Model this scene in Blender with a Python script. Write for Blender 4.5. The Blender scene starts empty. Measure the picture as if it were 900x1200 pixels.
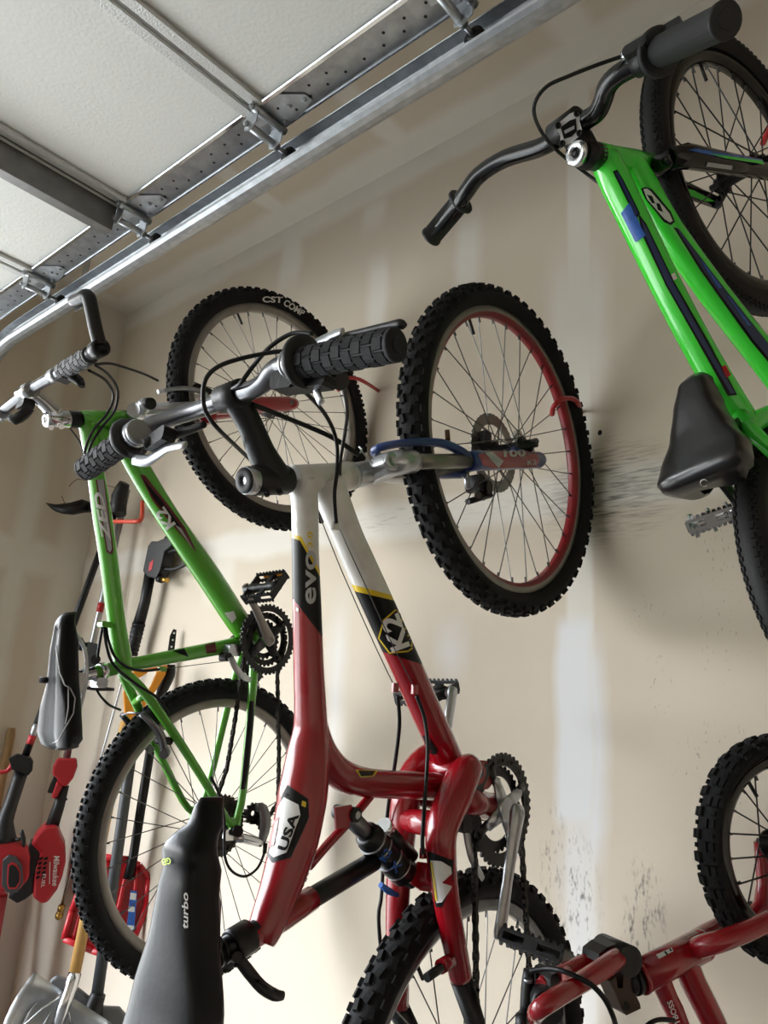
import bpy, bmesh, math, random
from mathutils import Vector as V, Matrix
from mathutils.bvhtree import BVHTree
random.seed(7)
sc = bpy.context.scene
COL = sc.collection
PI = math.pi
# ------------------------------------------------------------------ camera
FPX = 900.0
YAW, PITCH, ROLL = [math.radians(a) for a in (42.016, 15.441, 3.788)]
O = V((0, 0, 1.3))
cyw, syw, cp, sp = math.cos(YAW), math.sin(YAW), math.cos(PITCH), math.sin(PITCH)
FW = V((cp*cyw, cp*syw, sp)); R0 = V((syw, -cyw, 0)); U0 = R0.cross(FW)
RT = math.cos(ROLL)*R0 + math.sin(ROLL)*U0
UP = -math.sin(ROLL)*R0 + math.cos(ROLL)*U0
cam = bpy.data.cameras.new('camera'); camo = bpy.data.objects.new('camera', cam); COL.objects.link(camo)
m = Matrix((RT, UP, -FW)).transposed().to_4x4(); m.translation = O
camo.matrix_world = m
cam.sensor_fit = 'VERTICAL'; cam.sensor_height = 36; cam.sensor_width = 27; cam.lens = 36*FPX/1200
cam.clip_start = .02
sc.camera = camo
def ray(px, py): return RT*((px-450)/FPX) - UP*((py-600)/FPX) + FW
def BX(px, py, x): d = ray(px, py); return O + d*(x/d.x)
def BY(px, py, y): d = ray(px, py); return O + d*(y/d.y)
def BZ(px, py, z): d = ray(px, py); return O + d*((z-1.3)/d.z)
def BP(px, py, c, n): d = ray(px, py); return O + d*(n.dot(c-O)/n.dot(d))
def dep(P): return (P-O).dot(FW)
def rp(w, P): return w*dep(P)/FPX/2
# ------------------------------------------------------------------ materials
def lin(c):
    if isinstance(c, str):
        c = [int(c[i:i+2], 16)/255 for i in (0, 2, 4)]
    return tuple(((x/12.92) if x <= .04045 else ((x+.055)/1.055)**2.4) for x in c) + (1,)
MATS = {}
def mat(name, col, rough=.5, metal=0, bump=0, bscale=200, var=0, vscale=30, coat=0, spec=.5, col2=None, stretch=None):
    if name in MATS: return MATS[name]
    mt = bpy.data.materials.new(name); mt.use_nodes = True
    nt = mt.node_tree; b = nt.nodes['Principled BSDF']
    b.inputs['Base Color'].default_value = lin(col)
    b.inputs['Roughness'].default_value = rough; b.inputs['Metallic'].default_value = metal
    b.inputs['Specular IOR Level'].default_value = spec
    if coat: b.inputs['Coat Weight'].default_value = coat; b.inputs['Coat Roughness'].default_value = .08
    tc = nt.nodes.new('ShaderNodeTexCoord')
    src = tc.outputs['Object']
    if stretch:
        mp = nt.nodes.new('ShaderNodeMapping'); mp.inputs['Scale'].default_value = stretch
        nt.links.new(src, mp.inputs[0]); src = mp.outputs[0]
    if bump:
        n = nt.nodes.new('ShaderNodeTexNoise'); n.inputs['Scale'].default_value = bscale; n.inputs['Detail'].default_value = 3
        nt.links.new(src, n.inputs['Vector'])
        bp = nt.nodes.new('ShaderNodeBump'); bp.inputs['Strength'].default_value = bump; bp.inputs['Distance'].default_value = .002
        nt.links.new(n.outputs[0], bp.inputs['Height']); nt.links.new(bp.outputs[0], b.inputs['Normal'])
    if var:
        n = nt.nodes.new('ShaderNodeTexNoise'); n.inputs['Scale'].default_value = vscale; n.inputs['Detail'].default_value = 4
        nt.links.new(src, n.inputs['Vector'])
        rm = nt.nodes.new('ShaderNodeValToRGB'); rm.color_ramp.elements[0].position = .35; rm.color_ramp.elements[1].position = .65
        c1 = lin(col)
        rm.color_ramp.elements[0].color = lin(col2) if col2 else tuple(x*(1-var) for x in c1[:3]) + (1,)
        rm.color_ramp.elements[1].color = c1
        nt.links.new(n.outputs[0], rm.inputs[0]); nt.links.new(rm.outputs[0], b.inputs['Base Color'])
    MATS[name] = mt
    return mt
RUB = mat('tire rubber', '121213', .8, spec=.3, bump=.4, bscale=300, var=.35, vscale=25)
RUBS = mat('smooth rubber', '0e0e0f', .62, spec=.35, bump=.2, bscale=400)
BLK = mat('black plastic', '0b0b0c', .45, spec=.4, bump=.15, bscale=500)
BLKG = mat('gloss black paint', '050505', .16, spec=.5)
SAT = mat('satin black metal', '0c0c0d', .38, metal=.1, spec=.4)
GRIP = mat('grip rubber', '1b1c1e', .7, spec=.3, bump=.3, bscale=350)
SIL = mat('brushed aluminium', 'b9bcc0', .32, metal=1, var=.15, vscale=60)
POL = mat('polished alloy', 'cfd1d4', .16, metal=1)
DAL = mat('grey alloy', '77787b', .3, metal=1, var=.2, vscale=40)
STL = mat('spoke steel', '5d5c5a', .35, metal=.9)
CHN = mat('oily chain steel', '2c2925', .45, metal=.8, var=.4, vscale=90)
COG = mat('worn sprocket steel', '4a4540', .4, metal=.9, var=.4, vscale=60)
RED = mat('red paint', '900a18', .25, coat=.4, var=.12, vscale=6)
WHT = mat('white paint', 'd9d8d4', .28, coat=.4, var=.12, vscale=25, col2='c6c4be')
YEL = mat('yellow paint', 'd2b31c', .3)
GRN = mat('green paint', '56a62e', .25, coat=.5, var=.08, vscale=5)
NEON = mat('bright green paint', '3fd63a', .22, coat=.6, var=.05, vscale=5)
BLU = mat('blue paint', '1f3c7d', .3, coat=.4, var=.2, vscale=30)
DBL = mat('navy decal', '14274d', .35)
LBL = mat('blue decal', '2c62b8', .35, var=.3, vscale=80)
HOOK = mat('red vinyl coating', 'a8161f', .4)
GRY = mat('grey decal', 'a4a5a8', .35)
DKR = mat('dark red decal', '5b1118', .4)
INK = mat('black decal', '070707', .4, spec=.25)
WDC = mat('white decal', 'd8d8d6', .4)
LIME = mat('lime decal', 'b6d33a', .4)
CBL = mat('cable housing', '08080a', .45, spec=.3)
RIM = mat('anodised grey rim', '8f8a84', .42, metal=.6, var=.15, vscale=30)
GAL = mat('galvanised steel', 'b9bdc1', .4, metal=.85, bump=.08, bscale=60, var=.22, vscale=45)
GALD = mat('galvanised stile steel', 'a6a8aa', .34, metal=.95, bump=.08, bscale=60, var=.25, vscale=30)
STRUT = mat('dull steel strut', '7d7c7a', .42, metal=.8, var=.25, vscale=20)
PANEL = mat('stucco embossed door skin', 'd6d6d2', .6, bump=.5, bscale=130)
RIB = mat('embossed white steel', 'c9c9c7', .42, metal=.25, bump=.9, bscale=240)
HOLE = mat('dark punched hole', '0a0a0a', .9)
WOOD = mat('varnished wood', 'c69a58', .45, var=.25, vscale=14, stretch=(6, 6, .5))
WOODP = mat('pale wood', '9c7b4f', .6, var=.25, vscale=14, stretch=(6, 6, .5))
TRED = mat('tool red plastic', 'a31420', .4, bump=.1, bscale=200)
SRED = mat('red shovel plastic', 'b3131f', .32)
ORG = mat('orange plastic', 'd98a1e', .42)
DGR = mat('dark grey plastic', '3c3f42', .5)
ALU = mat('scratched aluminium sheet', 'b8babb', .42, metal=.85, bump=.25, bscale=30, var=.25, vscale=18)
BRS = mat('brass', 'b08d4a', .3, metal=1)
KHK = mat('grey fork stanchion', '77766c', .3, metal=.7)
REFL = mat('amber reflector', 'c07a1c', .2)
SADV = mat('saddle vinyl', '070708', .36, spec=.2, bump=.12, bscale=300)
SADC = mat('saddle cover fabric', '050608', .34, spec=.22, bump=.1, bscale=120)
# ------------------------------------------------------------------ objects
def empty(name, loc, label, cat, group=None):
    o = bpy.data.objects.new(name, None); COL.objects.link(o); o.location = loc; o.empty_display_size = .05
    o['label'] = label; o['category'] = cat
    if group: o['group'] = group
    return o
def root_of(o):
    while o.parent: o = o.parent
    return o
def cat_rom(pts, rad, sub):
    n = len(pts)
    if sub <= 1 or n < 3: return pts, rad
    P, Rr = [], []
    for i in range(n-1):
        a, b, c, d = pts[max(i-1, 0)], pts[i], pts[i+1], pts[min(i+2, n-1)]
        ra, rb, rc, rd = rad[max(i-1, 0)], rad[i], rad[i+1], rad[min(i+2, n-1)]
        for k in range(sub):
            t = k/sub
            f = lambda q, w, e, r: .5*((2*w) + (e-q)*t + (2*q-5*w+4*e-r)*t*t + (3*w-q-3*e+r)*t**3)
            P.append(f(a, b, c, d)); Rr.append(max(1e-4, rb+(rc-rb)*t))
    P.append(pts[-1]); Rr.append(rad[-1])
    return P, Rr
class MB:
    def __init__(s, *mats):
        s.bm = bmesh.new(); s.mats = list(mats); s.grp = s.bm.faces.layers.int.new('grp'); s.g = 0
    def _f(s, vs, mi, smooth=True):
        try: f = s.bm.faces.new(vs)
        except ValueError: return None
        f.material_index = mi; f.smooth = smooth; f[s.grp] = s.g
        return f
    def tube(s, pts, rad, seg=14, mi=0, caps=True, sub=1, flat=None, closed=False, phase=0):
        pts = [V(p) for p in pts]
        if not isinstance(rad, (list, tuple)): rad = [rad]*len(pts)
        pts, rad = cat_rom(pts, list(rad), sub)
        n = len(pts); rings = []; nrm = None
        for i in range(n):
            if closed: t = pts[(i+1) % n]-pts[i-1]
            else: t = pts[min(i+1, n-1)]-pts[max(i-1, 0)]
            t.normalize()
            if flat:
                nrm = flat[0] - t*flat[0].dot(t); nrm.normalize()
            elif nrm is None:
                a = V((0, 0, 1)) if abs(t.z) < .9 else V((1, 0, 0))
                nrm = (a - t*a.dot(t)).normalized()
            else:
                nrm = (nrm - t*nrm.dot(t)).normalized()
            b = t.cross(nrm); k = flat[1] if flat else 1
            ring = []
            for j in range(seg):
                a = 2*PI*j/seg + phase
                ring.append(s.bm.verts.new(pts[i] + nrm*(math.cos(a)*rad[i]*k) + b*(math.sin(a)*rad[i])))
            rings.append(ring)
        for i in range(n if closed else n-1):
            A, Bq = rings[i], rings[(i+1) % n]
            for j in range(seg):
                s._f((A[j], A[(j+1) % seg], Bq[(j+1) % seg], Bq[j]), mi, seg > 6)
        if caps and not closed:
            s._f(list(reversed(rings[0])), mi, False); s._f(rings[-1], mi, False)
        return s
    def box(s, c, ax, ay, az, mi=0, taper=1.0):
        """oriented box: half-extent vectors ax, ay, az; taper scales the +az face"""
        c = V(c); v = []
        for z in (-1, 1):
            k = taper if z > 0 else 1
            for x, y in ((-1, -1), (1, -1), (1, 1), (-1, 1)):
                v.append(s.bm.verts.new(c + ax*(x*k) + ay*(y*k) + az*z))
        for q in ((3, 2, 1, 0), (4, 5, 6, 7), (0, 1, 5, 4), (1, 2, 6, 5), (2, 3, 7, 6), (3, 0, 4, 7)):
            s._f([v[i] for i in q], mi, False)
        return s
    def rbox(s, c, ax, ay, az, bev, mi=0):
        """box with chamfered edges along az"""
        la, lb = ax.length, ay.length; ea, eb = ax/la, ay/lb
        bev = min(bev, la*.9, lb*.9)
        pr = [(-la+bev, -lb), (la-bev, -lb), (la, -lb+bev), (la, lb-bev), (la-bev, lb), (-la+bev, lb), (-la, lb-bev), (-la, -lb+bev)]
        return s.prism([V(c)-az+ea*p+eb*q for p, q in pr], az*2, mi)
    def prism(s, poly, ext, mi=0, smooth=False):
        a = [s.bm.verts.new(p) for p in poly]; b = [s.bm.verts.new(V(p)+ext) for p in poly]
        n = len(a)
        s._f(list(reversed(a)), mi, False); s._f(b, mi, False)
        for i in range(n): s._f((a[i], a[(i+1) % n], b[(i+1) % n], b[i]), mi, smooth)
        return s
    def lathe(s, c, ax, prof, seg=24, mi=0, closed=False, mis=None):
        """prof: list of (radius, height along ax)"""
        c = V(c); ax = V(ax).normalized()
        a = V((0, 0, 1)) if abs(ax.z) < .9 else V((1, 0, 0))
        e1 = (a-ax*a.dot(ax)).normalized(); e2 = ax.cross(e1)
        rings = []
        for r, h in prof:
            rings.append([s.bm.verts.new(c+ax*h+(e1*math.cos(2*PI*j/seg)+e2*math.sin(2*PI*j/seg))*max(r, 1e-5)) for j in range(seg)])
        m_ = len(rings)
        for i in range(m_ if closed else m_-1):
            A, Bq = rings[i], rings[(i+1) % m_]
            for j in range(seg):
                s._f((A[j], A[(j+1) % seg], Bq[(j+1) % seg], Bq[j]), mis[i] if mis else mi, True)
        if not closed:
            s._f(list(reversed(rings[0])), mi, False); s._f(rings[-1], mi, False)
        return s
    def cyl(s, a, b, r, mi=0, seg=16, r2=None):
        return s.tube([a, b], [r, r if r2 is None else r2], seg, mi)
    def ring(s, c, ax, ro, ri, th, teeth=0, th_h=.004, mi=0, seg=48):
        """flat annulus, optionally toothed"""
        c = V(c); ax = V(ax).normalized()
        a = V((0, 0, 1)) if abs(ax.z) < .9 else V((1, 0, 0))
        e1 = (a-ax*a.dot(ax)).normalized(); e2 = ax.cross(e1)
        n = teeth*4 if teeth else seg
        def rr(j):
            if not teeth: return ro
            return ro + (th_h if j % 4 in (1, 2) else 0)
        L = []
        for h in (-th/2, th/2):
            o_ = [s.bm.verts.new(c+ax*h+(e1*math.cos(2*PI*j/n)+e2*math.sin(2*PI*j/n))*rr(j)) for j in range(n)]
            i_ = [s.bm.verts.new(c+ax*h+(e1*math.cos(2*PI*j/n)+e2*math.sin(2*PI*j/n))*ri) for j in range(n)]
            L.append((o_, i_))
        (o0, i0), (o1, i1) = L
        for j in range(n):
            k = (j+1) % n
            s._f((o1[j], o1[k], i1[k], i1[j]), mi, False); s._f((o0[k], o0[j], i0[j], i0[k]), mi, False)
            s._f((o0[j], o0[k], o1[k], o1[j]), mi, False); s._f((i0[k], i0[j], i1[j], i1[k]), mi, False)
        return s
    def cut(s, g, a, b):
        n = ray(*a).cross(ray(*b)).normalized()
        s.bm.faces.index_update()
        fs = [f for f in s.bm.faces if f[s.grp] == g]
        es = set(e for f in fs for e in f.edges); vs = set(v for f in fs for v in f.verts)
        bmesh.ops.bisect_plane(s.bm, geom=list(vs)+list(es)+fs, plane_co=O, plane_no=n, dist=1e-6)
        return n
    def paint(s, g, fn):
        for f in s.bm.faces:
            if f[s.grp] == g: f.material_index = fn(f.calc_center_median()-O)
    def bvh(s):
        s.bm.normal_update()
        return BVHTree.FromBMesh(s.bm)
    def build(s, name, parent=None, fixn=True, bevel=0):
        if fixn: bmesh.ops.recalc_face_normals(s.bm, faces=s.bm.faces[:])
        if parent is not None:
            off = root_of(parent).location
            bmesh.ops.translate(s.bm, verts=s.bm.verts[:], vec=-off)
        me = bpy.data.meshes.new(name); s.bm.to_mesh(me)
        ly = me.attributes.get('grp')
        if ly: me.attributes.remove(ly)
        s.bm.free()
        for m_ in s.mats: me.materials.append(m_)
        o = bpy.data.objects.new(name, me); COL.objects.link(o)
        if parent is not None: o.parent = parent
        if bevel:
            bv = o.modifiers.new('bevel', 'BEVEL'); bv.width = bevel; bv.segments = 2; bv.limit_method = 'ANGLE'; bv.angle_limit = math.radians(40)
        return o
def build_each(mb, name, parent):
    """one part for every group of faces (mb.g) in the mesh builder"""
    out = []
    for g in sorted(set(f[mb.grp] for f in mb.bm.faces)):
        m2 = MB(*mb.mats); mp = {}
        for f in mb.bm.faces:
            if f[mb.grp] != g: continue
            vs = []
            for v in f.verts:
                if v not in mp: mp[v] = m2.bm.verts.new(v.co)
                vs.append(mp[v])
            m2._f(vs, f.material_index, f.smooth)
        out.append(m2.build(name, parent, fixn=False))
    mb.bm.free()
    return out
def free(name, mb, label, cat, group=None, origin=None):
    """a thing that is one mesh, with its origin moved to `origin`"""
    o = mb.build(name)
    if origin is not None:
        o.data.transform(Matrix.Translation(-V(origin))); o.location = origin
    o['label'] = label; o['category'] = cat
    if group: o['group'] = group
    return o
def spec(lst, fn):
    P, Rr = [], []
    for t in lst:
        p = fn(t[0], t[1], *(t[3:])); P.append(p); Rr.append(rp(t[2], p))
    return P, Rr
# ------------------------------------------------------------------ decals laid on a surface
def text_2d(txt, bold=.0, shear=0):
    cu = bpy.data.curves.new('t', 'FONT'); cu.body = txt; cu.offset = bold; cu.shear = shear; cu.resolution_u = 3
    ob = bpy.data.objects.new('t', cu); COL.objects.link(ob)
    me = bpy.data.meshes.new_from_object(ob)
    bm = bmesh.new(); bm.from_mesh(me)
    bpy.data.objects.remove(ob); bpy.data.meshes.remove(me); bpy.data.curves.remove(cu)
    return bm
def poly_2d(pts):
    bm = bmesh.new(); vs = [bm.verts.new((x, y, 0)) for x, y in pts]
    bm.faces.new(vs); bmesh.ops.triangulate(bm, faces=bm.faces[:])
    return bm
def lay(mb, bm2, fn, bvhs, mi, eps=.0006, cell=None):
    """project a flat bmesh (after fn maps it to image points) on to a surface"""
    if cell:
        xs = [v.co.x for v in bm2.verts]; ys = [v.co.y for v in bm2.verts]
        k = min(xs)+cell
        while k < max(xs):
            bmesh.ops.bisect_plane(bm2, geom=bm2.verts[:]+bm2.edges[:]+bm2.faces[:], plane_co=(k, 0, 0), plane_no=(1, 0, 0)); k += cell
        k = min(ys)+cell
        while k < max(ys):
            bmesh.ops.bisect_plane(bm2, geom=bm2.verts[:]+bm2.edges[:]+bm2.faces[:], plane_co=(0, k, 0), plane_no=(0, 1, 0)); k += cell
    mp = {}
    for v in bm2.verts:
        d = ray(*fn(v.co.x, v.co.y)).normalized()
        hit = bvhs.ray_cast(O, d)
        if hit[0] is None: continue
        n = hit[1]
        if n.dot(d) > 0: n = -n
        mp[v] = mb.bm.verts.new(hit[0]+n*eps - d*eps)
    for f in bm2.faces:
        if all(v in mp for v in f.verts): mb._f([mp[v] for v in f.verts], mi, True)
    bm2.free()
def lay_text(mb, txt, p0, p1, h, bv, mi, bold=0, shear=0, cell=.12, eps=.001, flip=False):
    bm2 = text_2d(txt, bold, shear)
    xs = [v.co.x for v in bm2.verts]; ys = [v.co.y for v in bm2.verts]
    x0, x1, y0, y1 = min(xs), max(xs), min(ys), max(ys)
    dx, dy = p1[0]-p0[0], p1[1]-p0[1]; L = math.hypot(dx, dy)
    ux, uy = dy/L*h, -dx/L*h
    def fn(x, y):
        a = (x-x0)/(x1-x0); b = (y-y0)/(y1-y0)
        return p0[0]+dx*a+ux*b, p0[1]+dy*a+uy*b
    lay(mb, bm2, fn, bv, mi, eps, cell)
def lay_poly(mb, pts, bv, mi, eps=.0006, cell=4):
    lay(mb, poly_2d(pts), lambda x, y: (x, y), bv, mi, eps, cell)
# ------------------------------------------------------------------ bicycle pieces
def wheel(parent, name, c, n, R, tw, rb, kind, nsp=32, rimm=None, inner=None, hubm=None, hubw=.05, spk=None, tlabel=None, dished=0, tire_text=None, spr=.0011):
    """R outer radius, tw tyre width, rb bead radius; returns the rim (the wheel part)"""
    n = n.normalized(); z = V((0, 0, 1)); u = z.cross(n).normalized(); v = n.cross(u)
    ev = lambda a: u*math.cos(a)+v*math.sin(a)
    rimm = rimm or SIL; inner = inner or rimm
    rb_i = rb-.018
    w = .0125
    mb = MB(rimm, inner, STL)
    mb.lathe(c, n, [(rb+.005, -w), (rb+.005, -w+.003), (rb-.002, -w+.003), (rb-.002, w-.003), (rb+.005, w-.003), (rb+.005, w), (rb-.010, w), (rb_i, w-.005), (rb_i, -w+.005), (rb-.010, -w)], 72,
             closed=True, mis=[0, 0, 0, 0, 0, 0, 1, 1, 1, 0])
    for k in range(nsp):
        a = 2*PI*(k+.5)/nsp
        mb.cyl(c+ev(a)*(rb_i+.001), c+ev(a)*(rb_i-.011), .0020, 2, 6)
    rim = mb.build(name, parent)
    # tyre
    mb = MB(RUBS if kind == 'slick' else RUB)
    kh = {'mtb': .0052, 'xc': .0042, 'slick': .0012, 'kid': .005}[kind]
    Rc = R-kh; rm = (Rc+rb)/2; h = (Rc-rb)/2 + .001
    prof = []
    for k in range(17):
        a = math.radians(-150+300*k/16)
        prof.append((rm+h*math.cos(a), tw/2*math.sin(a)*(1.0 if abs(math.degrees(a)) < 110 else .92)))
    mb.lathe(c, n, prof, 80, closed=True)
    def knob(a, ang, lt, lw, hh, skew=0):
        e = ev(a); t = n.cross(e)
        an = math.radians(ang)
        base = e*(rm+h*math.cos(an)) + n*(tw/2*math.sin(an))
        out = (e*math.cos(an)*tw/2 + n*math.sin(an)*h).normalized()
        side = t.cross(out)
        tt = (t*math.cos(skew)+side*math.sin(skew)); ss = tt.cross(out)
        mb.box(c+base+out*(hh/2-.001), tt*lt, ss*lw, out*(hh/2+.001), 0, .86)
    if kind == 'mtb':
        N = 60
        for i in range(N):
            a = 2*PI*i/N; d = PI/N
            knob(a, 13, .0085, .0052, kh, .25); knob(a+d*.8, -13, .0085, .0052, kh, -.25)
            knob(a+d, 38, .0075, .0042, kh, -.2); knob(a, -38, .0075, .0042, kh, .2)
            knob(a, 64, .0062, .0045, kh); knob(a+d, -64, .0062, .0045, kh)
    elif kind == 'xc':
        N = 70
        for i in range(N):
            a = 2*PI*i/N; d = PI/N
            knob(a, 10, .005, .0036, kh, .3); knob(a+d, -10, .005, .0036, kh, -.3)
            knob(a+d, 34, .0045, .0036, kh, -.3); knob(a, -34, .0045, .0036, kh, .3)
            knob(a, 62, .0052, .0036, kh+.001); knob(a+d, -62, .0052, .0036, kh+.001)
    elif kind == 'kid':
        N = 32
        for i in range(N):
            a = 2*PI*i/N; d = PI/N
            for s_ in (1, -1):
                o_ = 0 if s_ > 0 else d
                knob(a+o_, s_*15, .0075, .0042, kh); knob(a+o_, s_*40, .0075, .0042, kh); knob(a+o_+d, s_*40, .0035, .003, kh*.7); knob(a+o_, s_*62, .0065, .003, kh)
    else:
        N = 120
        for i in range(N):
            a = 2*PI*i/N; d = PI/N
            for g in (28, 38, 48):
                knob(a+(d if g == 38 else 0), g, .0034, .0022, .0018); knob(a+(d if g == 38 else 0), -g, .0034, .0022, .0018)
    tvb = mb.bvh() if tire_text else None
    tire = mb.build('tire', rim)
    if tlabel: tire['label'] = tlabel
    if tire_text:
        mb = MB(WDC)
        for (txt, p0, p1, hh) in tire_text: lay_text(mb, txt, p0, p1, hh, tvb, 0, bold=.03, eps=.0012, cell=.2)
        mb.build('lettering', tire)
    # hub
    hubm = hubm or SAT
    fl = .021
    mb = MB(hubm)
    mb.lathe(c, n, [(.006, -hubw-.012), (.006, -hubw), (.012, -hubw), (.012, -.034), (fl, -.033), (fl, -.029), (.013, -.025), (.012, 0), (.013, .025), (fl, .029), (fl, .033), (.012, .034), (.012, hubw), (.006, hubw), (.006, hubw+.012)], 24)
    mb.build('hub', rim)
    # spokes, crossed
    for k in range(nsp):
        s_ = 1 if k % 2 else -1
        q = 1 if (k//2) % 2 else -1
        ar = 2*PI*(k+.5)/nsp; ah = ar + q*math.radians(68)
        mb = MB(spk or STL)
        mb.cyl(c+ev(ah)*(fl-.002)+n*(s_*.031), c+ev(ar)*(rb_i-.004)+n*(s_*.002), spr, 0, 5)
        mb.build('spoke', rim)
    mb = MB(BLK)
    av = 2.2
    mb.cyl(c+ev(av)*rb_i, c+ev(av)*(rb_i-.03), .003, 0, 8)
    mb.build('valve', rim)
    return rim
def chain(mb, pts, n, r=.0042):
    """roller chain run along a polyline, n = sprocket axis"""
    n = n.normalized()
    for a, b in zip(pts[:-1], pts[1:]):
        L = (b-a).length; k = max(1, int(L/.0127)); t = (b-a)/L; s = t.cross(n)
        for i in range(k):
            c = a+t*(L*(i+.5)/k); hl = t*(.0075)
            wd = .0033 if i % 2 else .0019
            for q in (1, -1): mb.rbox(c+n*(q*wd), hl, s*r, n*.0006, .003, 0)
        for i in range(k+1):
            c = a+t*(L*i/k); mb.cyl(c-n*.004, c+n*.004, .0032, 0, 8)
def crank_arm(name, parent, a, b, n, m_, w1=.0155, w2=.0125, th=.55):
    mb = MB(m_)
    t = (b-a).normalized()
    mb.tube([a-t*.012, a, a+(b-a)*.25, a+(b-a)*.6, b, b+t*.011], [w1*.7, w1*1.05, w1*.85, w2*.85, w2, w2*.7], 14, 0, sub=3, flat=(n, th))
    mb.lathe(a+n*.006, n, [(.006, 0), (.006, .004), (.0035, .004), (.0035, .002)], 12)
    return mb.build(name, parent)
def pedal(parent, c, ax, t, m_=BLK, reflector=False, sx=.045, sy=.042, stud=False, cage=None):
    """pedal on an axle along ax, tread direction t"""
    ax = ax.normalized(); t = (t-ax*t.dot(ax)).normalized(); u = ax.cross(t)
    mb = MB(m_, cage or m_, SIL)
    mb.cyl(c-ax*(sx+.022), c+ax*sx, .007, 2, 12)
    mb.tube([c-ax*(sx*.95), c-ax*(sx*.5), c, c+ax*(sx*.5), c+ax*(sx*.95)], [.013, .010, .009, .010, .013], 12, 0)
    for s_ in (1, -1):
        for e in (1, -1):
            mb.box(c+t*(s_*sy)+u*(e*.0075), t*.002, u*.0026, ax*sx, 1)
        mb.box(c+t*(s_*sy), t*.0018, u*.0105, ax*(sx*.22), 1)
        for k in range(9):
            for e in (1, -1):
                mb.box(c+t*(s_*sy)+ax*(sx*(k-4)/4.3)+u*(e*.0122), t*.002, ax*.0032, u*(e*.0024), 1, .5)
        mb.box(c+ax*(s_*sx), ax*.0025, u*.0085, t*sy, 1)
        mb.box(c+t*(s_*sy*.5), t*(sy*.5), u*.003, ax*.006, 0)
        if stud:
            for k in (-1, 0, 1):
                for e in (1, -1): mb.cyl(c+t*(s_*sy*.9)+ax*(k*sx*.8), c+t*(s_*sy*.9)+ax*(k*sx*.8)+u*(e*.019), .002, 2, 8)
    o = mb.build('pedal', parent)
    if reflector:
        mb = MB(REFL)
        mb.box(c+t*(sy+.004), t*.002, u*.007, ax*sx*.7, 0)
        mb.build('reflector', o)
    return o
def saddle(parent, name, nose, rear, up, lat, prof, m_, thick=.03, crown=.012, seam=None, groove=False, tail=0):
    """prof: list of (s along nose->rear, half width, lift along up)"""
    mb = MB(m_, m_ if not seam else seam)
    L = rear-nose; up = up.normalized(); lat = lat.normalized()
    NS = 24; prev = None
    ss, ws, ls = [p[0] for p in prof], [p[1] for p in prof], [p[2] for p in prof]
    def itp(x, ys):
        for i in range(len(ss)-1):
            if x <= ss[i+1]:
                t = (x-ss[i])/(ss[i+1]-ss[i]); t = t*t*(3-2*t)*.5+t*.5
                return ys[i]+(ys[i+1]-ys[i])*t
        return ys[-1]
    rings = []
    for i in range(33):
        x = i/32; w = itp(x, ws); l = itp(x, ls); c = nose+L*x+up*l
        ring = []
        th = thick*min(1, .4+2.4*x)*(1 if x < .94 else .7)
        for k in range(NS):
            a = 2*PI*k/NS; ca, sa = math.cos(a), math.sin(a)
            xx = math.copysign(abs(ca)**.75, ca)*w
            if sa >= 0:
                yy = crown*(sa**.8) - (crown*.0)
                if groove and abs(ca) < .3 and .12 < x < .97: yy -= .010*(1-abs(ca)/.3)
            else:
                yy = -th*(abs(sa)**.55)*(.35+.65*abs(ca)**.4)
            ring.append(mb.bm.verts.new(c+lat*xx+up*yy))
        rings.append(ring)
    for i in range(32):
        for k in range(NS):
            q = (k+1) % NS
            mb._f((rings[i][k], rings[i][q], rings[i+1][q], rings[i+1][k]), 0, True)
    mb._f(list(reversed(rings[0])), 0, True); mb._f(rings[-1], 0, True)
    bv = mb.bvh()
    o = mb.build(name, parent)
    return o, bv
def grip(parent, a, b, r, m_=GRIP, ribs=0, flange=0, name='grip'):
    mb = MB(m_)
    t = (b-a); L = t.length; t /= L
    prof = [(r*.93, 0), (r, .003)]
    mb.lathe(a, t, [(r*.9, 0), (r, .003), (r, L-.006), (r*1.08, L-.006), (r*1.08, L-.001), (r*.95, L)], 24)
    mb.lathe(a+t*L, t, [(r*.55, 0), (r*.5, .0012)], 20)
    if flange: mb.lathe(a, t, [(flange*.9, -.003), (flange, -.001), (flange, .003), (flange*.9, .005)], 28)
    e1 = (V((0, 0, 1))-t*t.z).normalized(); e2 = t.cross(e1)
    for i in range(ribs):
        for k in range(7):
            a_ = 2*PI*(k+.5*(i % 2))/7
            e = e1*math.cos(a_)+e2*math.sin(a_); f = t.cross(e)
            mb.box(a+t*(L*(i+.8)/(ribs+.8))+e*r, t*(L/ribs*.40), f*(r*.40), e*.0011, 0, .95)
    return mb.build(name, parent)
def cable(parent, pts, r=.0026, m_=None, name='cable', sub=6):
    mb = MB(m_ or CBL); mb.tube(pts, r, 8, 0, sub=sub)
    return mb.build(name, parent)
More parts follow.
